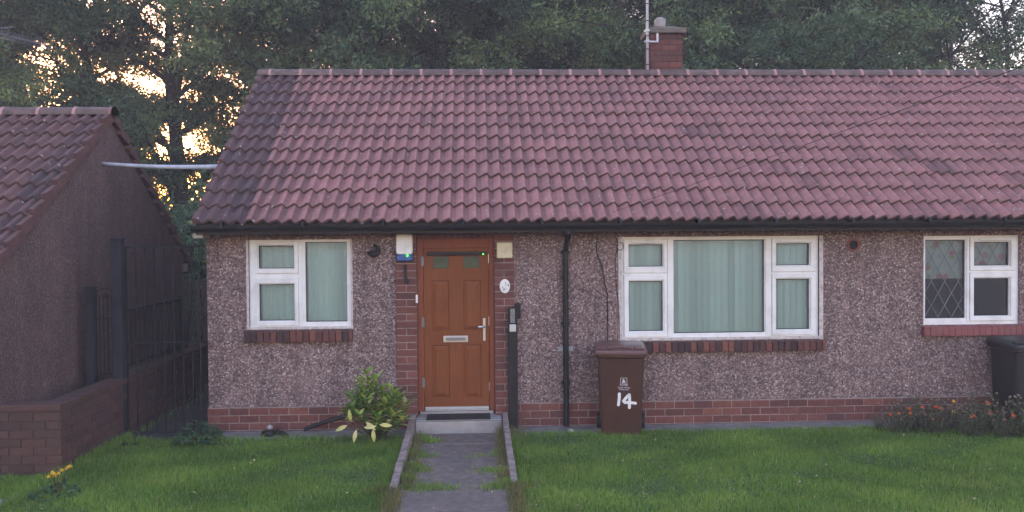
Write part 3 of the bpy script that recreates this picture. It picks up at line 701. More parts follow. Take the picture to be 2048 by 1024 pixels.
# ---- cables on the wall and over the roof
mb = MB(); pts = [(1.49, -.30, 2.39), (1.50, -.012, 2.32), (1.495, -.01, 2.12), (1.56, -.01, 1.95), (1.585, -.01, 1.78), (1.62, -.01, 1.62), (1.625, -.01, 1.3), (1.622, -.01, .98)]
mb.tube(pts, .006, 6)
tag(mb.build('wall_cable', M['black_pl'], loc=(1.55, -.02, 1.6)), 'thin black cable running down the pebbledash above the brown bin', 'cable')
mb = MB(); mb.tube([(1.63, -.33, 2.43), (1.72, -.01, 2.33)]+[(1.78+.04*cos(a), -.012, 2.20+.05*sin(a)) for a in np.linspace(R(120), R(-220), 12)]+[(1.72, -.01, 2.0), (1.735, -.01, 1.7), (1.765, -.011, 1.4), (1.77, -.011, 1.06)], .004, 5)
tag(mb.build('wall_cable', M['black_pl'], loc=(1.75, -.02, 1.7)), 'looped black cable beside the left edge of the big middle window', 'cable')
def catenary(a, b_, sag, n=18):
    a = Vector(a); b_ = Vector(b_); return [a.lerp(b_, i/n)-Vector((0, 0, sag*4*(i/n)*(1-i/n))) for i in range(n+1)]
mb = MB(); mb.tube(catenary((1.62, -.42, 2.60), (5.25, -9.2, 4.15), .03), .0028, 5)
tag(mb.build('telephone_wire', M['black_pl'], loc=(1.62, -.42, 2.6)), 'thin black telephone wire rising from the eaves across the red roof', 'wire')

mb = MB(); mb.tube(catenary((-3.2, 6.2, 5.05), (9.0, 6.2, 8.6), .1), .007, 5)
tag(mb.build('telephone_wire', M['black_pl'], loc=(0, 6.2, 6)), 'thin dark wire climbing to the right in front of the trees above the ridge', 'wire')
# ---- blinds
def vblind(name, x0, x1, z0, z1, y, label, curve=0.0):
    mb = MB(); w_ = .086; x = x0
    while x < x1:
        tl = R(8)+.5*random.uniform(-.05, .05); n = 4; V = []
        for z in (z0, z1):
            for k in range(n+1):
                u = (k/n-.5)*w_; V.append((x+u*cos(tl), y+u*sin(tl)+.018*curve*cos(pi*k/n*2), z))
        mb.add(V, [(k, k+1, n+1+k+1, n+1+k) for k in range(n)], 0, random.random()); x += .078
    return tag(mb.build(name, M['blind'], loc=((x0+x1)/2, y, z0)), label, 'blind', None)
vblind('vertical_blind', -2.70, -1.45, 1.22, 2.32, .118, 'pale green vertical blind with rippled slats behind the left window', .8)
vblind('vertical_blind', 1.78, 4.27, 1.06, 2.33, .105, 'pale green vertical blind filling the big middle window', .04)
mb = MB(); mb.box(5.6, 6.13, .12, .123, 1.775, 2.30); mb.box(6.17, 6.74, .12, .123, 1.80, 2.30); mb.tube([(5.58, .13, 2.29), (6.76, .13, 2.29)], .018, 8); mb.box(5.6, 6.13, .117, .126, 1.76, 1.775)
tag(mb.build('roller_blind', M['floral'], loc=(6.1, .12, 1.8)), 'patterned roller blind pulled half down behind the leaded right window', 'blind')

# ------------------------------------------------------------------ the bungalow to the left
NX = -4.67; NYR, NZR, NYE, NZE = .94, 3.95, -2.2, 1.90; ND = 2*NYR-NYE; NXL = -14
NB = thing('bungalow', 'neighbouring bungalow on the left with a dark gable wall and red pantile roof', 'house', (NX, NYR, 0))
mb = MB(); yw0, yw1 = NYE+.35, ND-.35
mb.add([(NX,yw0,-.05),(NX,yw1,-.05),(NX,yw1,2.05),(NX,NYR,NZR-.06),(NX,yw0,2.05)], [(0,1,2,3,4)])
mb.add([(NX,yw0,-.05),(NX,yw0,2.05),(NXL,yw0,2.05),(NXL,yw0,-.05)], [(0,1,2,3)]); mb.add([(NX,yw1,-.05),(NXL,yw1,-.05),(NXL,yw1,2.05),(NX,yw1,2.05)], [(0,1,2,3)])
mb.add([(NXL,yw0,-.05),(NXL,yw0,2.05),(NXL,NYR,NZR-.06),(NXL,yw1,2.05),(NXL,yw1,-.05)], [(0,1,2,3,4)])
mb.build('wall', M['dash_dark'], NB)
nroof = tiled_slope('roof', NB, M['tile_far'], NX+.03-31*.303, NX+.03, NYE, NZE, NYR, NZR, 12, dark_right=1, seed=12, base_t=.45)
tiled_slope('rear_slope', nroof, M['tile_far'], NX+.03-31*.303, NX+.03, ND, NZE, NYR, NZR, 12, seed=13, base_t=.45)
verge('verge', nroof, M['verge'], NX+.028, 1, NYE, NZE, NYR, NZR, 12, h=.13); verge('verge', nroof, M['verge'], NX+.028, 1, ND, NZE, NYR, NZR, 12, h=.1)
ridge_run(nroof, NX+.06-9.492, NX+.06, NYR, NZR+.06, M['ridge'], M['ridge_joint'], start=.452)
for ya, yb in ((yw0-.25, yw0+.02), (yw1-.05, yw1+.2)): mb = MB(); mb.box(NX-.1, NX+.02, ya, yb, 1.80, 1.93); mb.build('corbel', M['corbel'], NB, bevel=.01)
for ya in (NYE+.02, ND-.045): mb = MB(); mb.box(NXL, NX+.05, ya, ya+.025, 1.75, 1.9); mb.build('fascia', M['fascia'], NB)
mb = MB(); mb.box(NXL, NX-.02, NYE+.046, yw0, 1.80, 1.82); mb.build('soffit', M['fascia'], NB)
# grey pipe bridging the alley between the two gables
mb = MB(); pts = [Vector((-4.70, .70, 3.29)).lerp(Vector((-3.19, .78, 3.235)), k/10)+Vector((0, 0, -.05*4*(k/10)*(1-k/10)*.5+.012*k/10)) for k in range(11)]
mb.tube(pts, [.021+.012*k/10 for k in range(11)], 12)
tag(mb.build('pipe', M['pale_pipe'], loc=(-4.67, .7, 3.29), smooth=True), 'pale grey pipe bridging the gap between the two gables', 'pipe')
# aerial above the left roof
TA = thing('tv_aerial', 'television aerial on a thin mast above the left bungalow ridge', 'aerial', (-6.18, 1.15, 3.9))
mb = MB(); mb.tube([(-6.18, 1.15, 3.8), (-6.18, 1.15, 5.08)], .02, 8); mb.build('mast_pole', M['aerial'], TA)
mb = MB(); a0, a1 = Vector((-6.25, 1.15, 5.04)), Vector((-5.55, 1.25, 4.88)); mb.tube([a0, a1], .009, 6)
for k in range(13):
    p = a0.lerp(a1, .2+.8*k/12); mb.tube([p+Vector((-.03, -.13, .05)), p+Vector((.03, .13, -.05))], .004, 5)
mb.tube([(-6.26, 1.1, 5.06), (-5.98, 1.2, 5.11)], .008, 5); mb.tube([(-6.26, 1.1, 5.0), (-6.0, 1.2, 4.93)], .006, 5)
mb.build('antenna', M['aerial'], TA)

# ------------------------------------------------------------------ boundary wall, railings, gates, fence
BW = thing('boundary_wall', 'low brown brick boundary wall turning the corner beside the left lawn', 'wall', (-4.07, -1.85, 0))
mb = MB()
mb.box(-4.66, -4.09, -1.832, -1.64, -.05, .64, 1); mb.box(-4.26, -4.09, -1.639, 3.2, -.05, .64, 1)
bricks(mb, -4.66, -4.07, -.05, .63, -1.832, off0=.03, backing=False, proud=.012)
bricks(mb, -1.846, 3.2, -.05, .63, -4.09, axis='y', sign=1, backing=False, proud=.012, off0=.1)
mb.build('brickwork', [M['brick_dark'], M['mortar_dark']], BW, bevel=.004, seg=1)
mb = MB()
k = -1.86
mb.box(-4.66, -4.064, -1.858, -1.625, .641, .71, 0, .6)
k = -1.621
while k < 3.2: mb.box(-4.285, -4.064, k+.004, min(k+.23, 3.2), .641, .71+random.uniform(-.003, .003), 0, random.gauss(.6, .2)); k += .234
mb.build('coping', M['brick_dark'], BW, bevel=.008)
RL = thing('railings', 'black iron railings standing on the boundary wall beside the left gable', 'railings', (-4.17, .9, .71))
mb = MB(); mb.box(-4.185, -4.155, -.12, 2.05, 1.455, 1.475); mb.box(-4.185, -4.155, -.12, 2.05, .80, .815); mb.build('rail', M['iron'], RL)
for k in range(15):
    y = -.05+k*.142; mb = MB(); mb.tube([(-4.17, y, .8), (-4.17, y, 1.46)], .009, 6); mb.build('baluster', M['iron'], RL)
mb = MB(); mb.box(-4.20, -4.14, 2.02, 2.08, .70, 1.52); mb.build('end_post', M['iron'], RL, bevel=.005)
def post(name, x, y, z0, z1, w_, label):
    mb = MB(); mb.box(x-w_/2, x+w_/2, y-w_/2, y+w_/2, z0, z1); mb.box(x-w_/2-.008, x+w_/2+.008, y-w_/2-.008, y+w_/2+.008, z1+.001, z1+.022)
    return tag(mb.build(name, M['post'], loc=(x, y, z0), bevel=.006), label, 'gate post')
post('gate_post', -4.135, -.21, -.05, 2.32, .115, 'tall dark slate gate post rising from the end of the low brick wall')
post('gate_post', -4.50, -.10, .0, 1.75, .10, 'shorter dark gate post close to the left gable wall')
G = thing('iron_gate', 'tall black iron gate of thin upright bars across the side path', 'gate', (-3.63, -.17, 0))
mb = MB()
for z in (2.235, 1.115, .055): mb.box(-4.065, -3.215, -.18, -.16, z-.01, z+.01)
mb.box(-4.072, -4.055, -.18, -.16, .05, 2.245); mb.box(-3.222, -3.208, -.18, -.16, .05, 2.245)
mb.build('gate_frame', M['iron'], G)
for k in range(1, 8):
    x = -4.06+k*.108; mb = MB(); mb.tube([(x, -.17, .06), (x, -.17, 2.23)], .0085, 6); mb.build('bar', M['iron'], G)
G2 = thing('small_gate', 'small black iron gate with an arched scroll top behind the boundary wall', 'gate', (-4.32, -.13, .5))
mb = MB()
for z in (1.40, .75): mb.box(-4.44, -4.2, -.14, -.12, z-.008, z+.008)
mb.box(-4.45, -4.43, -.14, -.12, .7, 1.66); mb.box(-4.21, -4.19, -.14, -.12, .7, 1.66)
mb.tube([(-4.32+.12*cos(a), -.13, 1.66+.09*sin(a)) for a in np.linspace(pi, 0, 12)], .008, 6)
mb.tube([(-4.32+.035*cos(a)*(1-i/24), -.13, 1.66+.035*sin(a)*(1-i/24)) for i, a in enumerate(np.linspace(0, 3.2*pi, 20))], .006, 5)
mb.build('gate_frame', M['iron'], G2)
for k in range(1, 5):
    x = -4.44+k*.048; mb = MB(); mb.tube([(x, -.13, .76), (x, -.13, 1.68)], .006, 6); mb.build('bar', M['iron'], G2)
FN = thing('picket_fence', 'weathered wooden picket fence across the back of the side path', 'fence', (-4.2, 4.6, 0))
mb = MB(); x = -6.0
while x < -2.6:
    h = 1.62+random.uniform(-.02, .02); mb.box(x, x+.085, 4.58, 4.6, .1, h); x += .125
mb.build('picket', M['fence_wood'], FN, bevel=.004)
mb = MB(); mb.box(-6, -2.6, 4.602, 4.65, 1.4, 1.48); mb.box(-6, -2.6, 4.602, 4.65, .5, .58); mb.box(-6, -2.6, 4.55, 4.578, 1.02, 1.12); mb.build('rail', M['fence_wood'], FN)

# ------------------------------------------------------------------ kerbs beside the path
def kerb(x0, x1, y0, y1, z0, z1, label):
    mb = MB(); k = 10
    for i in range(k):
        a, b_ = y0+(y1-y0)*i/k, y0+(y1-y0)*(i+1)/k; za, zb = z0+(z1-z0)*i/k+random.uniform(-.004, .004), z0+(z1-z0)*(i+1)/k
        j = random.uniform(-.004, .004)
        mb.add([(x0+j,a,-.05),(x1+j,a,-.05),(x1+j,b_+.004,-.05),(x0+j,b_+.004,-.05),(x0+j,a,za),(x1+j,a,za),(x1+j,b_+.004,zb),(x0+j,b_+.004,zb)], [(0,1,2,3),(4,7,6,5),(0,4,5,1),(1,5,6,2),(2,6,7,3),(3,7,4,0)])
    return tag(mb.build('kerb', M['kerb'], loc=((x0+x1)/2, y0, 0), bevel=.008), label, 'kerb')
kerb(-.775, -.705, -.03, -2.75, .20, .075, 'left weathered concrete kerb along the path to the front door')
kerb(.328, .392, -.03, -2.6, .20, .075, 'right weathered concrete kerb along the path to the front door')

# ------------------------------------------------------------------ wheelie bins
def rrz(cx, cy, hw, hd, r_, z, n=4):
    P = []
    for (sx, sy, a0) in ((1, 1, 0), (-1, 1, 90), (-1, -1, 180), (1, -1, 270)):
        for k in range(n+1):
            a = R(a0+90*k/n); P.append((cx+sx*(hw-r_)+r_*cos(a), cy+sy*(hd-r_)+r_*sin(a), z))
    return P
def wheelie(label, loc, rz, mbody, mlid):
    t = thing('wheelie_bin', label, 'wheelie bin', loc, None, rz); o = WL[t.name]
    def sh(mb_):
        if rz == 0: mb_.v = [(p[0]+loc[0], p[1]+loc[1], p[2]+loc[2]) for p in mb_.v]
        return mb_
    mb = MB(); mb.loft([rrz(0, .03, .228, .235, .04, .03), rrz(0, .03, .232, .24, .04, .08), rrz(0, .0, .268, .30, .045, .93), rrz(0, -.005, .285, .32, .045, .945), rrz(0, -.005, .285, .32, .045, .985)])
    body = sh(mb).build('body', mbody, t, bevel=.004)
    mb = MB()
    mb.loft([rrz(0, -.01, .302, .345, .05, .975), rrz(0, -.01, .305, .348, .05, 1.0), rrz(0, -.005, .300, .342, .05, 1.006), rrz(0, -.005, .296, .338, .05, 1.022), rrz(0, .01, .285, .31, .06, 1.035), rrz(0, .03, .265, .27, .07, 1.062), rrz(0, .05, .21, .2, .06, 1.075)])
    lid = sh(mb).build('lid', mlid, t, bevel=.003)
    mb = MB(); mb.tube([(-.13, -.34, 1.035), (-.125, -.325, 1.06), (0, -.32, 1.068), (.125, -.325, 1.06), (.13, -.34, 1.035)], .014, 8); mb.box(-.27, -.16, -.30, -.22, 1.04, 1.056); mb.box(.16, .27, -.30, -.22, 1.04, 1.056)
    sh(mb).build('lid_handle', mlid, t, bevel=.004)
    mb = MB(); mb.tube([(-.24, .36, .96), (.24, .36, .96)], .016, 10); mb.box(-.25, -.21, .29, .375, .94, .98); mb.box(.21, .25, .29, .375, .94, .98); sh(mb).build('rear_handle', mbody, t)
    for sx in (-1, 1):
        mb = MB(); mb.tube([(sx*.235, .24, .1), (sx*.285, .24, .1)], .1, 18); sh(mb).build('wheel', M['black_pl'], t, bevel=.01)
    return t, body
bin1, bb = wheelie('brown wheelie bin with a white hand painted 14 under the big window', (1.72, -.37, -.01), 0, M['bin_brown'], M['bin_lid'])
# hand painted number: flat strokes lying on the sloping front face
fy = lambda z: -.37-(.21+(.30-.21)*(z+.01-.08)/.85)-.003    # front face of the body at height z
def stroke(mb, pts, w_):
    n = len(pts)
    for i in range(n-1):
        a = Vector(pts[i]); b_ = Vector(pts[i+1]); d = (b_-a).normalized(); p = Vector((-d.y, d.x))*w_/2
        q = [a+p, a-p, b_-p, b_+p]; mb.add([(v.x, fy(v.y)-.0004*i, v.y) for v in q], [(0,1,2,3)])
    for i, a in enumerate(pts):
        mb.add([(a[0]+w_/2*1.02*cos(2*pi*k/12), fy(a[1]+w_/2*sin(2*pi*k/12))-.0025-.0004*i, a[1]+w_/2*1.02*sin(2*pi*k/12)) for k in range(12)], [tuple(range(12))])
mb = MB()
bx0, bz0 = 1.595, .325
S_ = .0785/16   # photo scale on the bin front
def bp(u, v): return (bx0+u*.000447, bz0+.0+(980-v)*.000447)
stroke(mb, [bp(240, 570), bp(238, 680), bp(215, 860)], .033)
stroke(mb, [bp(490, 590), bp(420, 660), bp(345, 760), bp(380, 795), bp(500, 795), bp(650, 812)], .033)
stroke(mb, [bp(495, 590), bp(500, 700), bp(495, 930)], .033)
mb.build('painted_number', M['paint'], bin1)
mb = MB()
def flat(u0, u1, v0, v1, e=.0): 
    a = bp(u0, v1); b_ = bp(u1, v0); mb.add([(a[0], fy(a[1])-e, a[1]), (b_[0], fy(a[1])-e, a[1]), (b_[0], fy(b_[1])-e, b_[1]), (a[0], fy(b_[1])-e, b_[1])], [(0,1,2,3)])
flat(270, 440, 152, 162); flat(270, 280, 162, 300); flat(430, 440, 162, 300)
for P in ([(315,295),(318,225),(345,170),(362,200),(350,290),(335,295)], [(362,205),(385,215),(398,290),(372,295),(365,250)]):
    mb.add([(bp(*p)[0], fy(bp(*p)[1]), bp(*p)[1]) for p in P], [tuple(range(len(P)))])
mb.build('printed_emblem', M['print'], bin1)
for s_, v, sz in (('KLMB', 335, .036), ('Green Waste', 405, .026), ('Collection', 455, .026)):
    p = bp(355, v); text(s_, sz, (p[0], fy(p[1])-.002, p[1]), bin1, M['print'], 'printed_text', .0005)
bin1.rotation_euler.z = R(-9)     # turned to face the road
wheelie('black wheelie bin standing behind the marigolds under the right window', (6.56, -.44, 0), R(-3), M['bin_black'], M['bin_black'])

# ------------------------------------------------------------------ small things at the foot of the left wall
mb = MB(); mb.tube([(-1.30, -.05, .265), (-1.75, -.09, .14), (-1.98, -.12, .07), (-2.03, -.13, .05)], .024, 10)
tag(mb.build('waste_pipe', M['black_pl'], loc=(-1.75, -.09, .1), bevel=0), 'black plastic waste pipe sloping down against the brick plinth', 'pipe')
mb = MB(); mb.lathe([(.085, 0), (.09, .03), (.07, .06), (.04, .07)], (-2.42, -.25, .01), 14); mb.tube([(-2.34, -.25, .06), (-2.25, -.3, .05), (-2.18, -.34, .02)], .028, 8)
tag(mb.build('drain_cover', M['black_pl'], loc=(-2.42, -.25, 0)), 'black drain cover beside the plinth near the waste pipe', 'drain')
def stone(x, y, z, r_, label):
    mb = MB(); n = 8; rings = []
    for j in range(6):
        ph = pi*(j+.5)/6; rings.append([(x+r_*sin(ph)*cos(2*pi*k/n)*random.uniform(.8, 1.1), y+r_*sin(ph)*sin(2*pi*k/n)*random.uniform(.8, 1.1), z-r_*cos(ph)*.75) for k in range(n)])
    mb.loft(rings); return tag(mb.build('stone', M['stone'], loc=(x, y, z)), label, 'stone')
stone(-2.41, -.23, .105, .04, 'pale grey stone sitting on the black drain cover')
stone(1.12, -.42, .04, .045, 'small pale stone on the paving below the downpipe')

# ------------------------------------------------------------------ trees
def rand_unit(n, g):
    v = g.normal(size=(n, 3)); return v/np.linalg.norm(v, axis=1)[:, None]
def leaf_cloud(cent, rad, n, g, ll, lw, droop=.45, tint_c=None):
    """compound sprays: rachis + leaflets. cent (m,3), rad (m,) -> V, Q, T"""
    m_ = len(cent); k = 7; ns = n//k
    ci = g.integers(0, m_, ns); base = cent[ci]+g.normal(size=(ns, 3))*rad[ci][:, None]*np.array([.55, .55, .42])
    d = rand_unit(ns, g); d[:, 2] = d[:, 2]*.5-droop; d /= np.linalg.norm(d, axis=1)[:, None]
    side = np.cross(d, rand_unit(ns, g)); side /= np.linalg.norm(side, axis=1)[:, None]
    tc = (tint_c[ci] if tint_c is not None else g.uniform(.2, .8, ns))+g.normal(0, .12, ns)
    Vs = []; Ts = []
    for j in range(k):
        t = j/(k-1); sg = 1 if j % 2 else -1
        p = base+d*(t*ll*2.6)[..., None] if np.ndim(t) else base+d*(t*ll*2.6)
        ld = (d*.55+side*sg*.85) if j < k-1 else d
        ld = ld+g.normal(0, .18, (ns, 3)); ld /= np.linalg.norm(ld, axis=1)[:, None]
        wv = np.cross(ld, rand_unit(ns, g)); wv /= np.linalg.norm(wv, axis=1)[:, None]
        L = ll*g.uniform(.7, 1.2, ns)[:, None]; W = lw*g.uniform(.7, 1.2, ns)[:, None]
        Vs.append(np.stack([p, p+ld*L*.45+wv*W*.5, p+ld*L, p+ld*L*.45-wv*W*.5], 1)); Ts.append(np.clip(tc+g.normal(0, .06, ns), 0, 1))
    V = np.concatenate(Vs).reshape(-1, 3); T = np.concatenate(Ts); Q = np.arange(len(V)).reshape(-1, 4)
    return V, Q, T
def make_tree(seed, h, cr, zb, nleaf, nl=26, ll=.135, lw=.05, tight=1.0, trunk_r=.2):
    g = np.random.default_rng(seed); rnd = random.Random(seed)
    mb = MB(); top = Vector((rnd.uniform(-.5, .5), rnd.uniform(-.5, .5), h*.86))
    tp = [Vector((0, 0, -.3))]+[Vector((0, 0, 0)).lerp(top, t)+Vector((rnd.uniform(-.12, .12), rnd.uniform(-.12, .12), 0)) for t in (.0, .15, .3, .45, .6, .75, .9, 1)]
    mb.tube(tp, [trunk_r*1.3, trunk_r*1.15, trunk_r*.95, trunk_r*.82, trunk_r*.68, trunk_r*.52, trunk_r*.36, trunk_r*.2, trunk_r*.08], 9)
    cent = []; rad = []
    for i in range(nl):
        t = zb/h+(1-zb/h)*((i+.5)/nl); t = min(.98, t); z0 = t*h*.82
        p0 = Vector((0, 0, 0)).lerp(top, min(1, z0/(h*.86)))
        u = (t-zb/h)/(1-zb/h); prof = cr*(.55+.9*math.sin(pi*min(1, .12+.82*u)))*.68
        a = i*2.4+rnd.uniform(-.5, .5); L = prof*rnd.uniform(.55, 1.1)
        e = p0+Vector((cos(a)*L, sin(a)*L, L*rnd.uniform(.15, .75)))
        mid = p0.lerp(e, .5)+Vector((0, 0, L*.08)); rr_ = trunk_r*(.42-.26*u)
        mb.tube([p0, mid, e], [rr_, rr_*.6, rr_*.18], 6, cap=False)
        for tt, f in ((1, 1.0), (.72, .9), (.45, .7)):
            c = p0.lerp(e, tt)
            for q in range(3 if tt > .6 else 1):
                o = Vector((rnd.gauss(0, 1), rnd.gauss(0, 1), rnd.gauss(0, .7)))*.55*(1 if tt > .6 else .5)
                cc = c+o; cent.append(cc); rad.append(rnd.uniform(.34, .66)*f*tight)
                if q == 0 or rnd.random() < .6: mb.tube([p0.lerp(e, tt*.85), cc], [rr_*.3, rr_*.07], 4, cap=False)
    cent = np.array([tuple(c) for c in cent]); rad = np.array(rad)
    V, Q, T = leaf_cloud(cent, rad, nleaf, g, ll, lw, tint_c=g.uniform(0, .95, len(cent)))
    return mb, V, Q, T
def tree_thing(name, label, cat, loc, parts, group=None, trunk=True, scale=1, rz=0, leafm=None):
    t = bpy.data.objects.new(name, None); col.objects.link(t); WL[t.name] = Vector((0, 0, 0)); tag(t, label, cat, group)
    mb, V, Q, T = parts
    if trunk: mb.build('trunk', M['bark'], t)
    npmesh('crown', V, Q, leafm or M['leaf'], t, list(T))
    t.location = loc; t.rotation_euler.z = rz; t.scale = (scale,)*3
    return t
K = []
specs = [(11, 12.5, 3.6, 2.2, 72000), (12, 13.5, 4.0, 2.5, 80000), (13, 11.5, 3.4, 1.6, 72000)]
airy = [(21, 13.0, 3.7, 2.6, 80000), (22, 12.5, 3.5, 2.4, 76000), (23, 12.0, 3.6, 3.4, 25000)]
protoD = []; protoA = []
GT = 'woodland trees behind the bungalows'
D = 'dense dark green woodland tree rising behind the red roof'
Aa = 'thin leaved woodland tree with bright sunset sky showing through, behind the left bungalow'
Rr = 'open branched woodland tree with pale sky gaps behind the right end of the roof'
Bk = 'dark woodland tree in the rear rank, behind the nearer trees'
dense_at = [(-5.0, 13.5, .95), (-2.6, 11.5, 1.0), (.2, 12.5, 1.05), (2.7, 11.2, .95), (5.2, 12.6, 1.0), (7.7, 11.3, 1.0), (10.2, 12.4, 1.0)]
for i, (x, y, s) in enumerate(dense_at):
    if i < 3: t = tree_thing('woodland_tree', D, 'tree', (x, y, 0), make_tree(*specs[i]), GT, scale=s, rz=i*1.9); protoD.append(t)
    else:
        t = copy_tree(protoD[i % 3]); t.location = (x, y, 0); t.scale = (s,)*3; t.rotation_euler.z = i*1.7
for i, (x, y, s) in enumerate([(-3.5, 18, 1.05), (-.8, 19, 1.1), (2.0, 18.2, 1.1), (4.8, 19, 1.1), (7.6, 18, 1.15), (10.6, 19, 1.1), (13.2, 18.5, 1.05)]):
    t = copy_tree(protoD[(i+1) % 3]); t.location = (x, y, 0); t.scale = (s,)*3; t.rotation_euler.z = i*2.3+1; t['label'] = Bk; t['group'] = 'rear rank of woodland trees'
for i, (x, y, s) in enumerate([(-7.4, 12.2, 1.0), (-10.1, 12.0, 1.0), (-13.4, 13, 1.05), (-16.5, 14.5, 1.1), (-16.2, 18, 1.0)]):
    if i < 2: t = tree_thing('woodland_tree', Aa, 'tree', (x, y, 0), make_tree(*airy[i], trunk_r=.24), 'thin trees against the sunset', scale=s, rz=i*1.3); protoA.append(t)
    else:
        t = copy_tree(protoA[i % 2]); t.location = (x, y, 0); t.scale = (s,)*3; t.rotation_euler.z = i*1.1
for i, (x, y, s) in enumerate([(12.9, 12.6, .95), (15.2, 13.5, 1.0), (18.4, 12.5, 1.0)]):
    if i == 0: t = tree_thing('woodland_tree', Rr, 'tree', (x, y, 0), make_tree(*airy[2], nl=20, trunk_r=.15), 'open trees at the right end', scale=s, rz=.4); protoA.append(t)
    else: t = copy_tree(protoA[2]); t.location = (x, y, 0); t.scale = (s,)*3; t.rotation_euler.z = i*1.9+.6
# understorey
BL = 'dark leafy bush at the foot of the woodland seen between the two bungalows'
def make_bush(seed, r_, h, n):
    g = np.random.default_rng(seed); m_ = 26; c = rand_unit(m_, g)*np.array([r_, r_, h*.5])*g.uniform(.3, 1, m_)[:, None]+np.array([0, 0, h*.52])
    V, Q, T = leaf_cloud(c, np.full(m_, .55), n, g, .15, .06, tint_c=g.uniform(.1, .75, m_)); mb = MB()
    for k in range(8): mb.tube([(0, 0, -.1), tuple(c[k]*np.array([.5, .5, .6])), tuple(c[k])], [.05, .03, .01], 5, cap=False)
    return mb, V, Q, T
pb = None
for i, (x, y, s) in enumerate([(-6.6, 8.2, 1.0), (-5.2, 7.2, .9), (-4.2, 8.6, 1.1), (-8.2, 9.6, 1.05), (-6.0, 10.5, 1.25), (-10.2, 9.5, 1.0)]):
    if pb is None:
        pb = tree_thing('bush', BL, 'bush', (x, y, 0), make_bush(31, 1.5, 3.3, 24000), 'bushes between the bungalows', scale=s)
        for ch in pb.children:
            if ch.name.startswith('trunk'): ch.name = 'stem'
            else: ch.name = 'foliage'
    else:
        t = copy_tree(pb); t.location = (x, y, 0); t.scale = (s,)*3; t.rotation_euler.z = i*1.4

# ------------------------------------------------------------------ garden plants
def blade_leaf(mb, p, d, up, L, W, t, fold=.25, curl=.3, mi=0):
    d = Vector(d).normalized(); s = d.cross(Vector(up))
    if s.length < .01: s = d.cross(Vector((1, 0, 0)))
    s.normalize(); u = s.cross(d).normalized(); p = Vector(p)
    P = [p]; ctr = []
    for f, wf in ((.3, .8), (.6, 1.0), (.85, .55)):
        c = p+d*L*f-u*curl*L*f*f; ctr.append(c)
        P += [c+s*W*.5*wf+u*fold*W*.5*wf, c, c-s*W*.5*wf+u*fold*W*.5*wf]
    tip = p+d*L-u*curl*L; P.append(tip)
    mb.add(P, [(0,1,2),(0,2,3),(1,4,5,2),(2,5,6,3),(4,7,8,5),(5,8,9,6),(7,10,8),(8,10,9)], mi, t)
def laurel():
    t = thing('shrub', 'spotted laurel shrub with glossy green and yellow leaves left of the path', 'shrub', (-1.15, -.62, 0)); rnd = random.Random(9)
    st = MB(); lf = MB(); base = Vector((-1.1, -.62, 0))
    tips = [(-1.22,-.62,.74),(-1.30,-.66,.66),(-1.12,-.6,.66),(-1.42,-.7,.52),(-1.05,-.62,.56),(-.92,-.66,.54),(-.84,-.7,.48),(-.78,-.64,.40),(-1.38,-.78,.40),(-1.0,-.75,.44),(-1.2,-.8,.48),(-1.28,-.85,.33),(-.9,-.82,.33),(-1.08,-.85,.30),(-1.45,-.7,.34),(-.82,-.75,.25),(-.98,-.8,.2),(-1.17,-.62,.6),(-1.24,-.7,.56),(-.95,-.7,.46),(-1.34,-.6,.44),(-1.1,-.7,.38),(-.86,-.72,.5),(-1.02,-.58,.5),(-1.3,-.72,.5)]
    for tp in tips:
        T_ = Vector(tp); T_.z *= 1.03; mid = base.lerp(T_, .55)+Vector((rnd.uniform(-.04, .04), rnd.uniform(-.04, .04), .02))
        st.tube([base+Vector((rnd.uniform(-.05, .05), rnd.uniform(-.05, .05), 0)), mid, T_], [.014, .009, .005], 6)
        ax = (T_-mid).normalized()
        for w_ in range(4):
            c = mid.lerp(T_, .35+.65*w_/3); n_ = 5
            for k in range(n_):
                a = 2*pi*k/n_+w_*.7+rnd.uniform(-.3, .3); el = .25+.55*(w_/3)+rnd.uniform(-.2, .2)
                d = Vector((cos(a)*cos(el), sin(a)*cos(el), sin(el)))+ax*.25
                blade_leaf(lf, c, d, (0, 0, 1), rnd.uniform(.1, .165), rnd.uniform(.036, .056), min(.95, max(0, rnd.gauss(.58, .22))), .3, rnd.uniform(.1, .5))
    for (x, y, z, dx, dz) in ((-1.40,-.92,.26,-.9,-.3),(-1.30,-.95,.22,-.25,-1),(-1.12,-.95,.22,.1,-1),(-1.22,-.97,.24,.8,.2),(-1.05,-.97,.27,.9,.05),(-1.36,-.95,.3,-.1,.9),(-1.2,-.94,.3,.6,-.4)):
        st.tube([base.lerp(Vector((x, y, z)), .5), (x, y, z)], .005, 5); blade_leaf(lf, (x, y, z), (dx, -.45, dz), (0, -1, .3), .14, .048, rnd.uniform(.86, 1), .2, .35)
    st.build('stem', M['stem'], t); lf.build('foliage', M['laurel'], t)
laurel()
def lowplant(name, label, loc, r_, h, n, mat, ls=.05, seed=3, flowers=None):
    rnd = random.Random(seed); t = thing(name, label, 'plant', loc); st = MB(); lf = MB(); B = Vector(loc)
    for k in range(n):
        a = rnd.uniform(0, 2*pi); rr_ = r_*math.sqrt(rnd.random()); z = h*(1-.75*(rr_/r_)**2)*rnd.uniform(.45, 1)
        p = B+Vector((cos(a)*rr_, sin(a)*rr_, z))
        if k % 3 == 0: st.tube([B+Vector((cos(a)*rr_*.2, sin(a)*rr_*.2, 0)), p], .003, 4, cap=False)
        for q in range(3):
            b_ = a+rnd.uniform(-1.6, 1.6); blade_leaf(lf, p, (cos(b_), sin(b_), rnd.uniform(-.3, .5)), (0, 0, 1), ls*rnd.uniform(.7, 1.2), ls*.6*rnd.uniform(.7, 1.1), rnd.random(), .15, .3)
    st.build('stem', M['stem'], t); lf.build('foliage', mat, t); return t
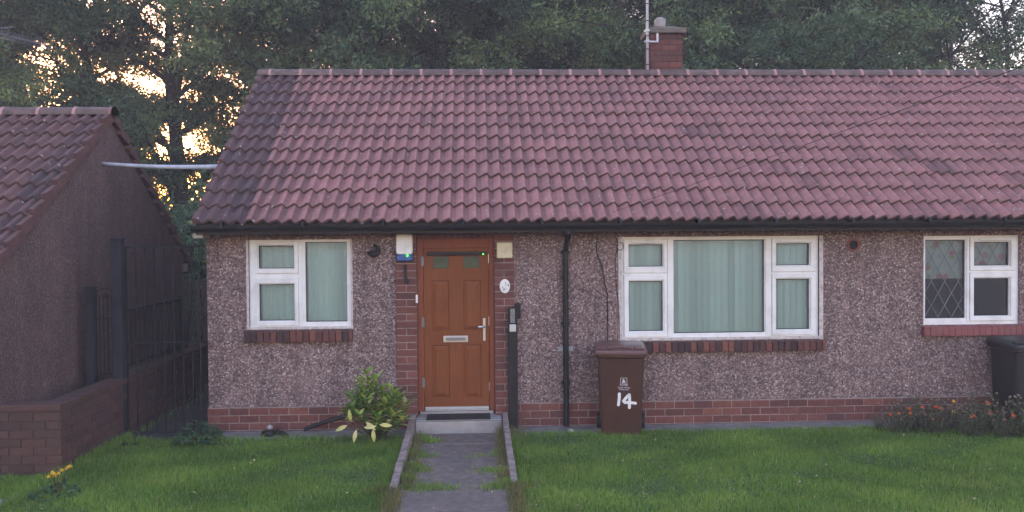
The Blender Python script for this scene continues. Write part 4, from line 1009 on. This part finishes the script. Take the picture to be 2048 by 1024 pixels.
lowplant('low_plant', 'low mound of rounded green leaves beside the corner of the house', (-3.12, -.58, 0), .27, .27, 170, M['low_leaf'], .06, 5)
rg_ = lowplant('ragwort', 'yellow flowered weed growing in front of the low brick wall', (-3.78, -2.62, 0), .21, .17, 55, M['low_leaf'], .06, 6)
def flower_head(mb, p, r_, rnd, n=9, mi=0):
    p = Vector(p); tl = rnd.uniform(-.4, .4)
    for ring_, (rf, zz) in enumerate(((1, 0), (.65, .012))):
        for k in range(n):
            a = 2*pi*k/n+ring_*.35; d = Vector((cos(a), sin(a)*.8-.35, .55+.4*ring_)); blade_leaf(mb, p+Vector((0, 0, zz)), d, (0, 0, 1), r_*rf, r_*.55, .5, .1, .25, mi)
rnd = random.Random(2)
st = MB()
for k, (x, z) in enumerate(((-3.78,.22),(-3.74,.235),(-3.70,.25),(-3.64,.28),(-3.81,.2),(-3.755,.205),(-3.715,.23),(-3.625,.285),(-3.66,.262),(-3.77,.24))):
    mb = MB(); y = -2.66+rnd.uniform(-.05, .03); flower_head(mb, (x, y, z), .024, rnd); mb.build('flower', M['petal_y'], rg_); st.tube([(-3.77, -2.62, .05), (x, y, z)], .003, 4)
st.build('flower_stalk', M['stem'], rg_)
# marigolds: three kinds built, then copied
def marigold(label, seed, nf, mat):
    rnd = random.Random(seed); t = thing('marigold', label, 'plant', (0, 0, 0), 'marigold plants in the flower bed'); st = MB(); lf = MB(); sh_ = st
    for k in range(44):
        a = rnd.uniform(0, 2*pi); rr_ = .27*math.sqrt(rnd.random()); z = rnd.uniform(.12, .36); p = Vector((cos(a)*rr_, sin(a)*rr_*.8, z))
        st.tube([(p.x*.25, p.y*.25, 0), (p.x*.7, p.y*.7, z*.6), p], .0028, 4, cap=False)
        for q in range(9):
            f = rnd.uniform(.1, .95); c = Vector((p.x*(.25+.75*f), p.y*(.25+.75*f), z*f)); b_ = rnd.uniform(0, 2*pi)
            blade_leaf(lf, c, (cos(b_), sin(b_), rnd.uniform(-.2, .6)), (0, 0, 1), rnd.uniform(.04, .075), rnd.uniform(.012, .02), rnd.random(), .1, .4)
        if k % 2: 
            q = p+Vector((rnd.uniform(-.02, .02), 0, .04)); st.tube([p, q], .002, 4, cap=False); sh_.lathe([(.004, -.006), (.012, .0), (.009, .011)], q, 6, 1)
    st.build('stem', [M['stem'], M['seedhead']], t); lf.build('foliage', M['marigold_leaf'], t)
    for k in range(nf):
        a = rnd.uniform(0, 2*pi); mb = MB(); rr_ = rnd.uniform(.05, .24); flower_head(mb, (cos(a)*rr_, -abs(sin(a))*rr_*.8, rnd.uniform(.2, .4)), .033, rnd); mb.build('flower', mat, t)
    return t
k1 = marigold('orange flowered marigold plant in the bed along the right wall', 41, 3, M['petal_o']); k2 = marigold('yellow flowered marigold plant in the bed along the right wall', 42, 2, M['petal_y']); k3 = marigold('mostly faded marigold plant with dry seedheads in the right bed', 43, 1, M['petal_o'])
mspots = [(4.93,-.62,.85,k1),(5.20,-.55,1.05,k1),(5.42,-.68,.95,k3),(5.62,-.58,1.0,k2),(5.80,-.78,.9,k1),(6.02,-.7,1.1,k3),(6.20,-.95,1.0,k1),(6.42,-.88,1.1,k2),(6.62,-.95,1.1,k1),(6.85,-.85,1.1,k3),(5.68,-.9,.75,k3),(6.0,-.98,.7,k3),(7.1,-.9,1,k1),(4.78,-.52,.5,k3),(5.3,-.78,.6,k3)]
used = set()
for i, (x, y, s, k) in enumerate(mspots):
    t = k if id(k) not in used else copy_tree(k); used.add(id(k)); t.location = (x, y, 0); t.scale = (s, s, s*1.15); t.rotation_euler.z = (i*1.1) % .9-.45

# ------------------------------------------------------------------ grass
def grass_mesh(name, X, Y, Hh, mat, g, wid=.0045, lean=.6, tmean=.5, tsd=.22, Z0=0.0, tint=None):
    n = len(X); a = g.uniform(0, 2*pi, n); ln = g.normal(0, lean, n)*Hh*.8
    dx, dy = np.cos(a)*ln, np.sin(a)*ln; wa = g.uniform(0, 2*pi, n); wx, wy = np.cos(wa)*wid*.5, np.sin(wa)*wid*.5
    z0 = np.full(n, Z0-.005)
    B = np.stack([X, Y, z0], 1); W = np.stack([wx, wy, np.zeros(n)], 1)
    Mi = B+np.stack([dx*.35, dy*.35, Hh*.6], 1); Tp = B+np.stack([dx, dy, Hh*g.uniform(.82, 1, n)], 1)
    V = np.stack([B-W*1.2, B+W*1.2, Mi+W*.9, Mi-W*.9, Tp], 1).reshape(-1, 3); i5 = np.arange(n)*5
    Q = np.stack([i5, i5+1, i5+2, i5+3], 1); Tr = np.stack([i5+3, i5+2, i5+4], 1)
    t = np.clip(g.normal(tmean, tsd, n), 0, 1) if tint is None else tint
    return npmesh(name, V, Q, mat, None, list(np.concatenate([t, t])), tri=Tr)
def patchn(x, y): return .5+.5*np.sin(x*3.1+np.sin(y*2.3)*1.6)*np.sin(y*4.3+np.sin(x*1.7)*1.4)
g = np.random.default_rng(77)
def lawn(name, x0, x1, y0, y1, n, edge):
    X = g.uniform(x0, x1, n); Y = y1-(y1-y0)*g.random(n)**1.0; keep = edge(X, Y); X, Y = X[keep], Y[keep]
    p = patchn(X, Y); Hh = (.034+.028*p+.014*patchn(X*2.7+1, Y*2.2))*g.uniform(.6, 1.35, len(X))
    t = np.clip(g.normal(.42, .2, len(X))+(.36*(p-.5))+.22*(patchn(X*.45+3, Y*.8+1)-.5)+.10*(-Y-1.6)/2, 0, .93); d = g.random(len(X)) < .02+.06*patchn(X*1.7+5, Y*1.9)**3; t[d] = g.uniform(.93, 1, d.sum())
    return tag(grass_mesh(name, X, Y, Hh, M['grass'], g, tint=t), kind='stuff')
lawn('grass', .40, 8.4, -4.2, -.42, 190000, lambda X, Y: Y < -.47-.05*np.sin(X*5)-.03*np.sin(X*13)-np.clip((X-4.6)*.24, 0, .55))
lawn('grass', -4.9, -.77, -4.2, -.5, 112000, lambda X, Y: (Y < -.66-.06*np.sin(X*4)-.03*np.sin(X*11)) & ((X > -4.05) | ((Y < -1.87) & (Y > -2.66-.04*np.sin(X*9)))))
# longer tufts: against kerbs, walls and in the joints of the path
def tufts(name, C, mat, tm, hmul=1.0):
    Xs, Ys, Hs = [], [], []
    for (x, y, r_, h, n) in C:
        Xs.append(x+g.normal(0, r_, n)); Ys.append(y+g.normal(0, r_*.6, n)); Hs.append(h*g.uniform(.5, 1.15, n)*hmul)
    return tag(grass_mesh(name, np.concatenate(Xs), np.concatenate(Ys), np.concatenate(Hs), mat, g, lean=.75, tmean=tm, tsd=.2, Z0=.02), kind='stuff')
C = [(-.60,-.62,.045,.09,150),(-.5,-.75,.07,.07,180),(-.66,-1.25,.05,.08,200),(-.56,-1.42,.09,.06,220),(-.55,-1.98,.07,.06,240),(.14,-2.04,.1,.05,240),(-.48,-2.6,.12,.06,420),(-.25,-2.63,.06,.045,90),(.22,-2.62,.1,.06,300),(.27,-1.35,.05,.07,200),(.1,-1.44,.1,.04,120),(.28,-2.1,.05,.07,260),(-.62,-1.9,.05,.09,260),(-.66,-2.3,.05,.09,260),(.3,-2.5,.05,.08,240)]
tufts('path_weeds', C, M['grass'], .62)
C = [(-.63+g.normal(0, .02), -.5-.16*k, .03, .09, 55) for k in range(14)]+[(.285+g.normal(0, .015), -.4-.14*k, .025, .11, 60) for k in range(15)]+[(.45, -.45, .06, .13, 90), (.46, -.7, .05, .1, 90), (-.82,-2.7,.08,.1,160), (.45,-2.65,.1,.09,160)]+[(-.73, -2.75-.13*k, .04, .09, 110) for k in range(8)]+[(.36, -2.65-.13*k, .04, .09, 110) for k in range(8)]
tufts('dry_weeds', C, M['dry_grass'], .6)
C = [(x, -.62-.03*sin(x*7), .08, .1, 110) for x in np.arange(-3.0, -.85, .16)]+[(-.84, y, .035, .1, 90) for y in np.arange(-2.7, -.7, .14)]+[(.44, y, .03, .09, 90) for y in np.arange(-2.6, -.7, .14)]+[(-4.03, y, .04, .12, 60) for y in np.arange(-3.2, -.3, .15)]+[(-3.9+.1*k, -.5-.03*k, .06, .09, 70) for k in range(8)]
C += [(x, -.5-max(0, (x-4.6)*.22), .08, .07, 90) for x in np.arange(.5, 7, .2)]
C += [(-4.03+g.random()*.1, y, .05, .09, 14) for y in np.arange(-.3, 2.6, .2)]+[(-3.5+g.normal(0, .15), y, .05, .05, 10) for y in np.arange(.4, 3.2, .5)]
tufts('grass_edge', C, M['grass'], .4)
rnd = random.Random(15); mb = MB()
for k in range(110):
    x = rnd.uniform(-3.9, 6.5); y = rnd.uniform(-3.4, -.75)
    if -.68 < x < .31: z = .03
    elif -.85 < x < .45: continue
    else: z = .055
    a = rnd.uniform(0, 2*pi); blade_leaf(mb, (x, y, z), (cos(a), sin(a), rnd.uniform(-.15, .3)), (0, 0, 1), rnd.uniform(.018, .05), rnd.uniform(.01, .022), rnd.random(), .3, .3)
tag(mb.build('leaf_litter', M['litter']), kind='stuff')

# ------------------------------------------------------------------ haze volume added to lift the darks, standing in for lens veil
mb = MB(); mb.box(-60, 60, -14, 60, -1.0, 18)
hz, nt, b = nodes_of('veil_haze'); nt.nodes.remove(b)
pv = N(nt, 'ShaderNodeVolumePrincipled'); pv.inputs['Color'].default_value = (.95,.9,.96,1); pv.inputs['Density'].default_value = .0036
nt.links.new(pv.outputs[0], nt.nodes['Material Output'].inputs['Volume'])
tag(mb.build('haze', hz), kind='stuff')
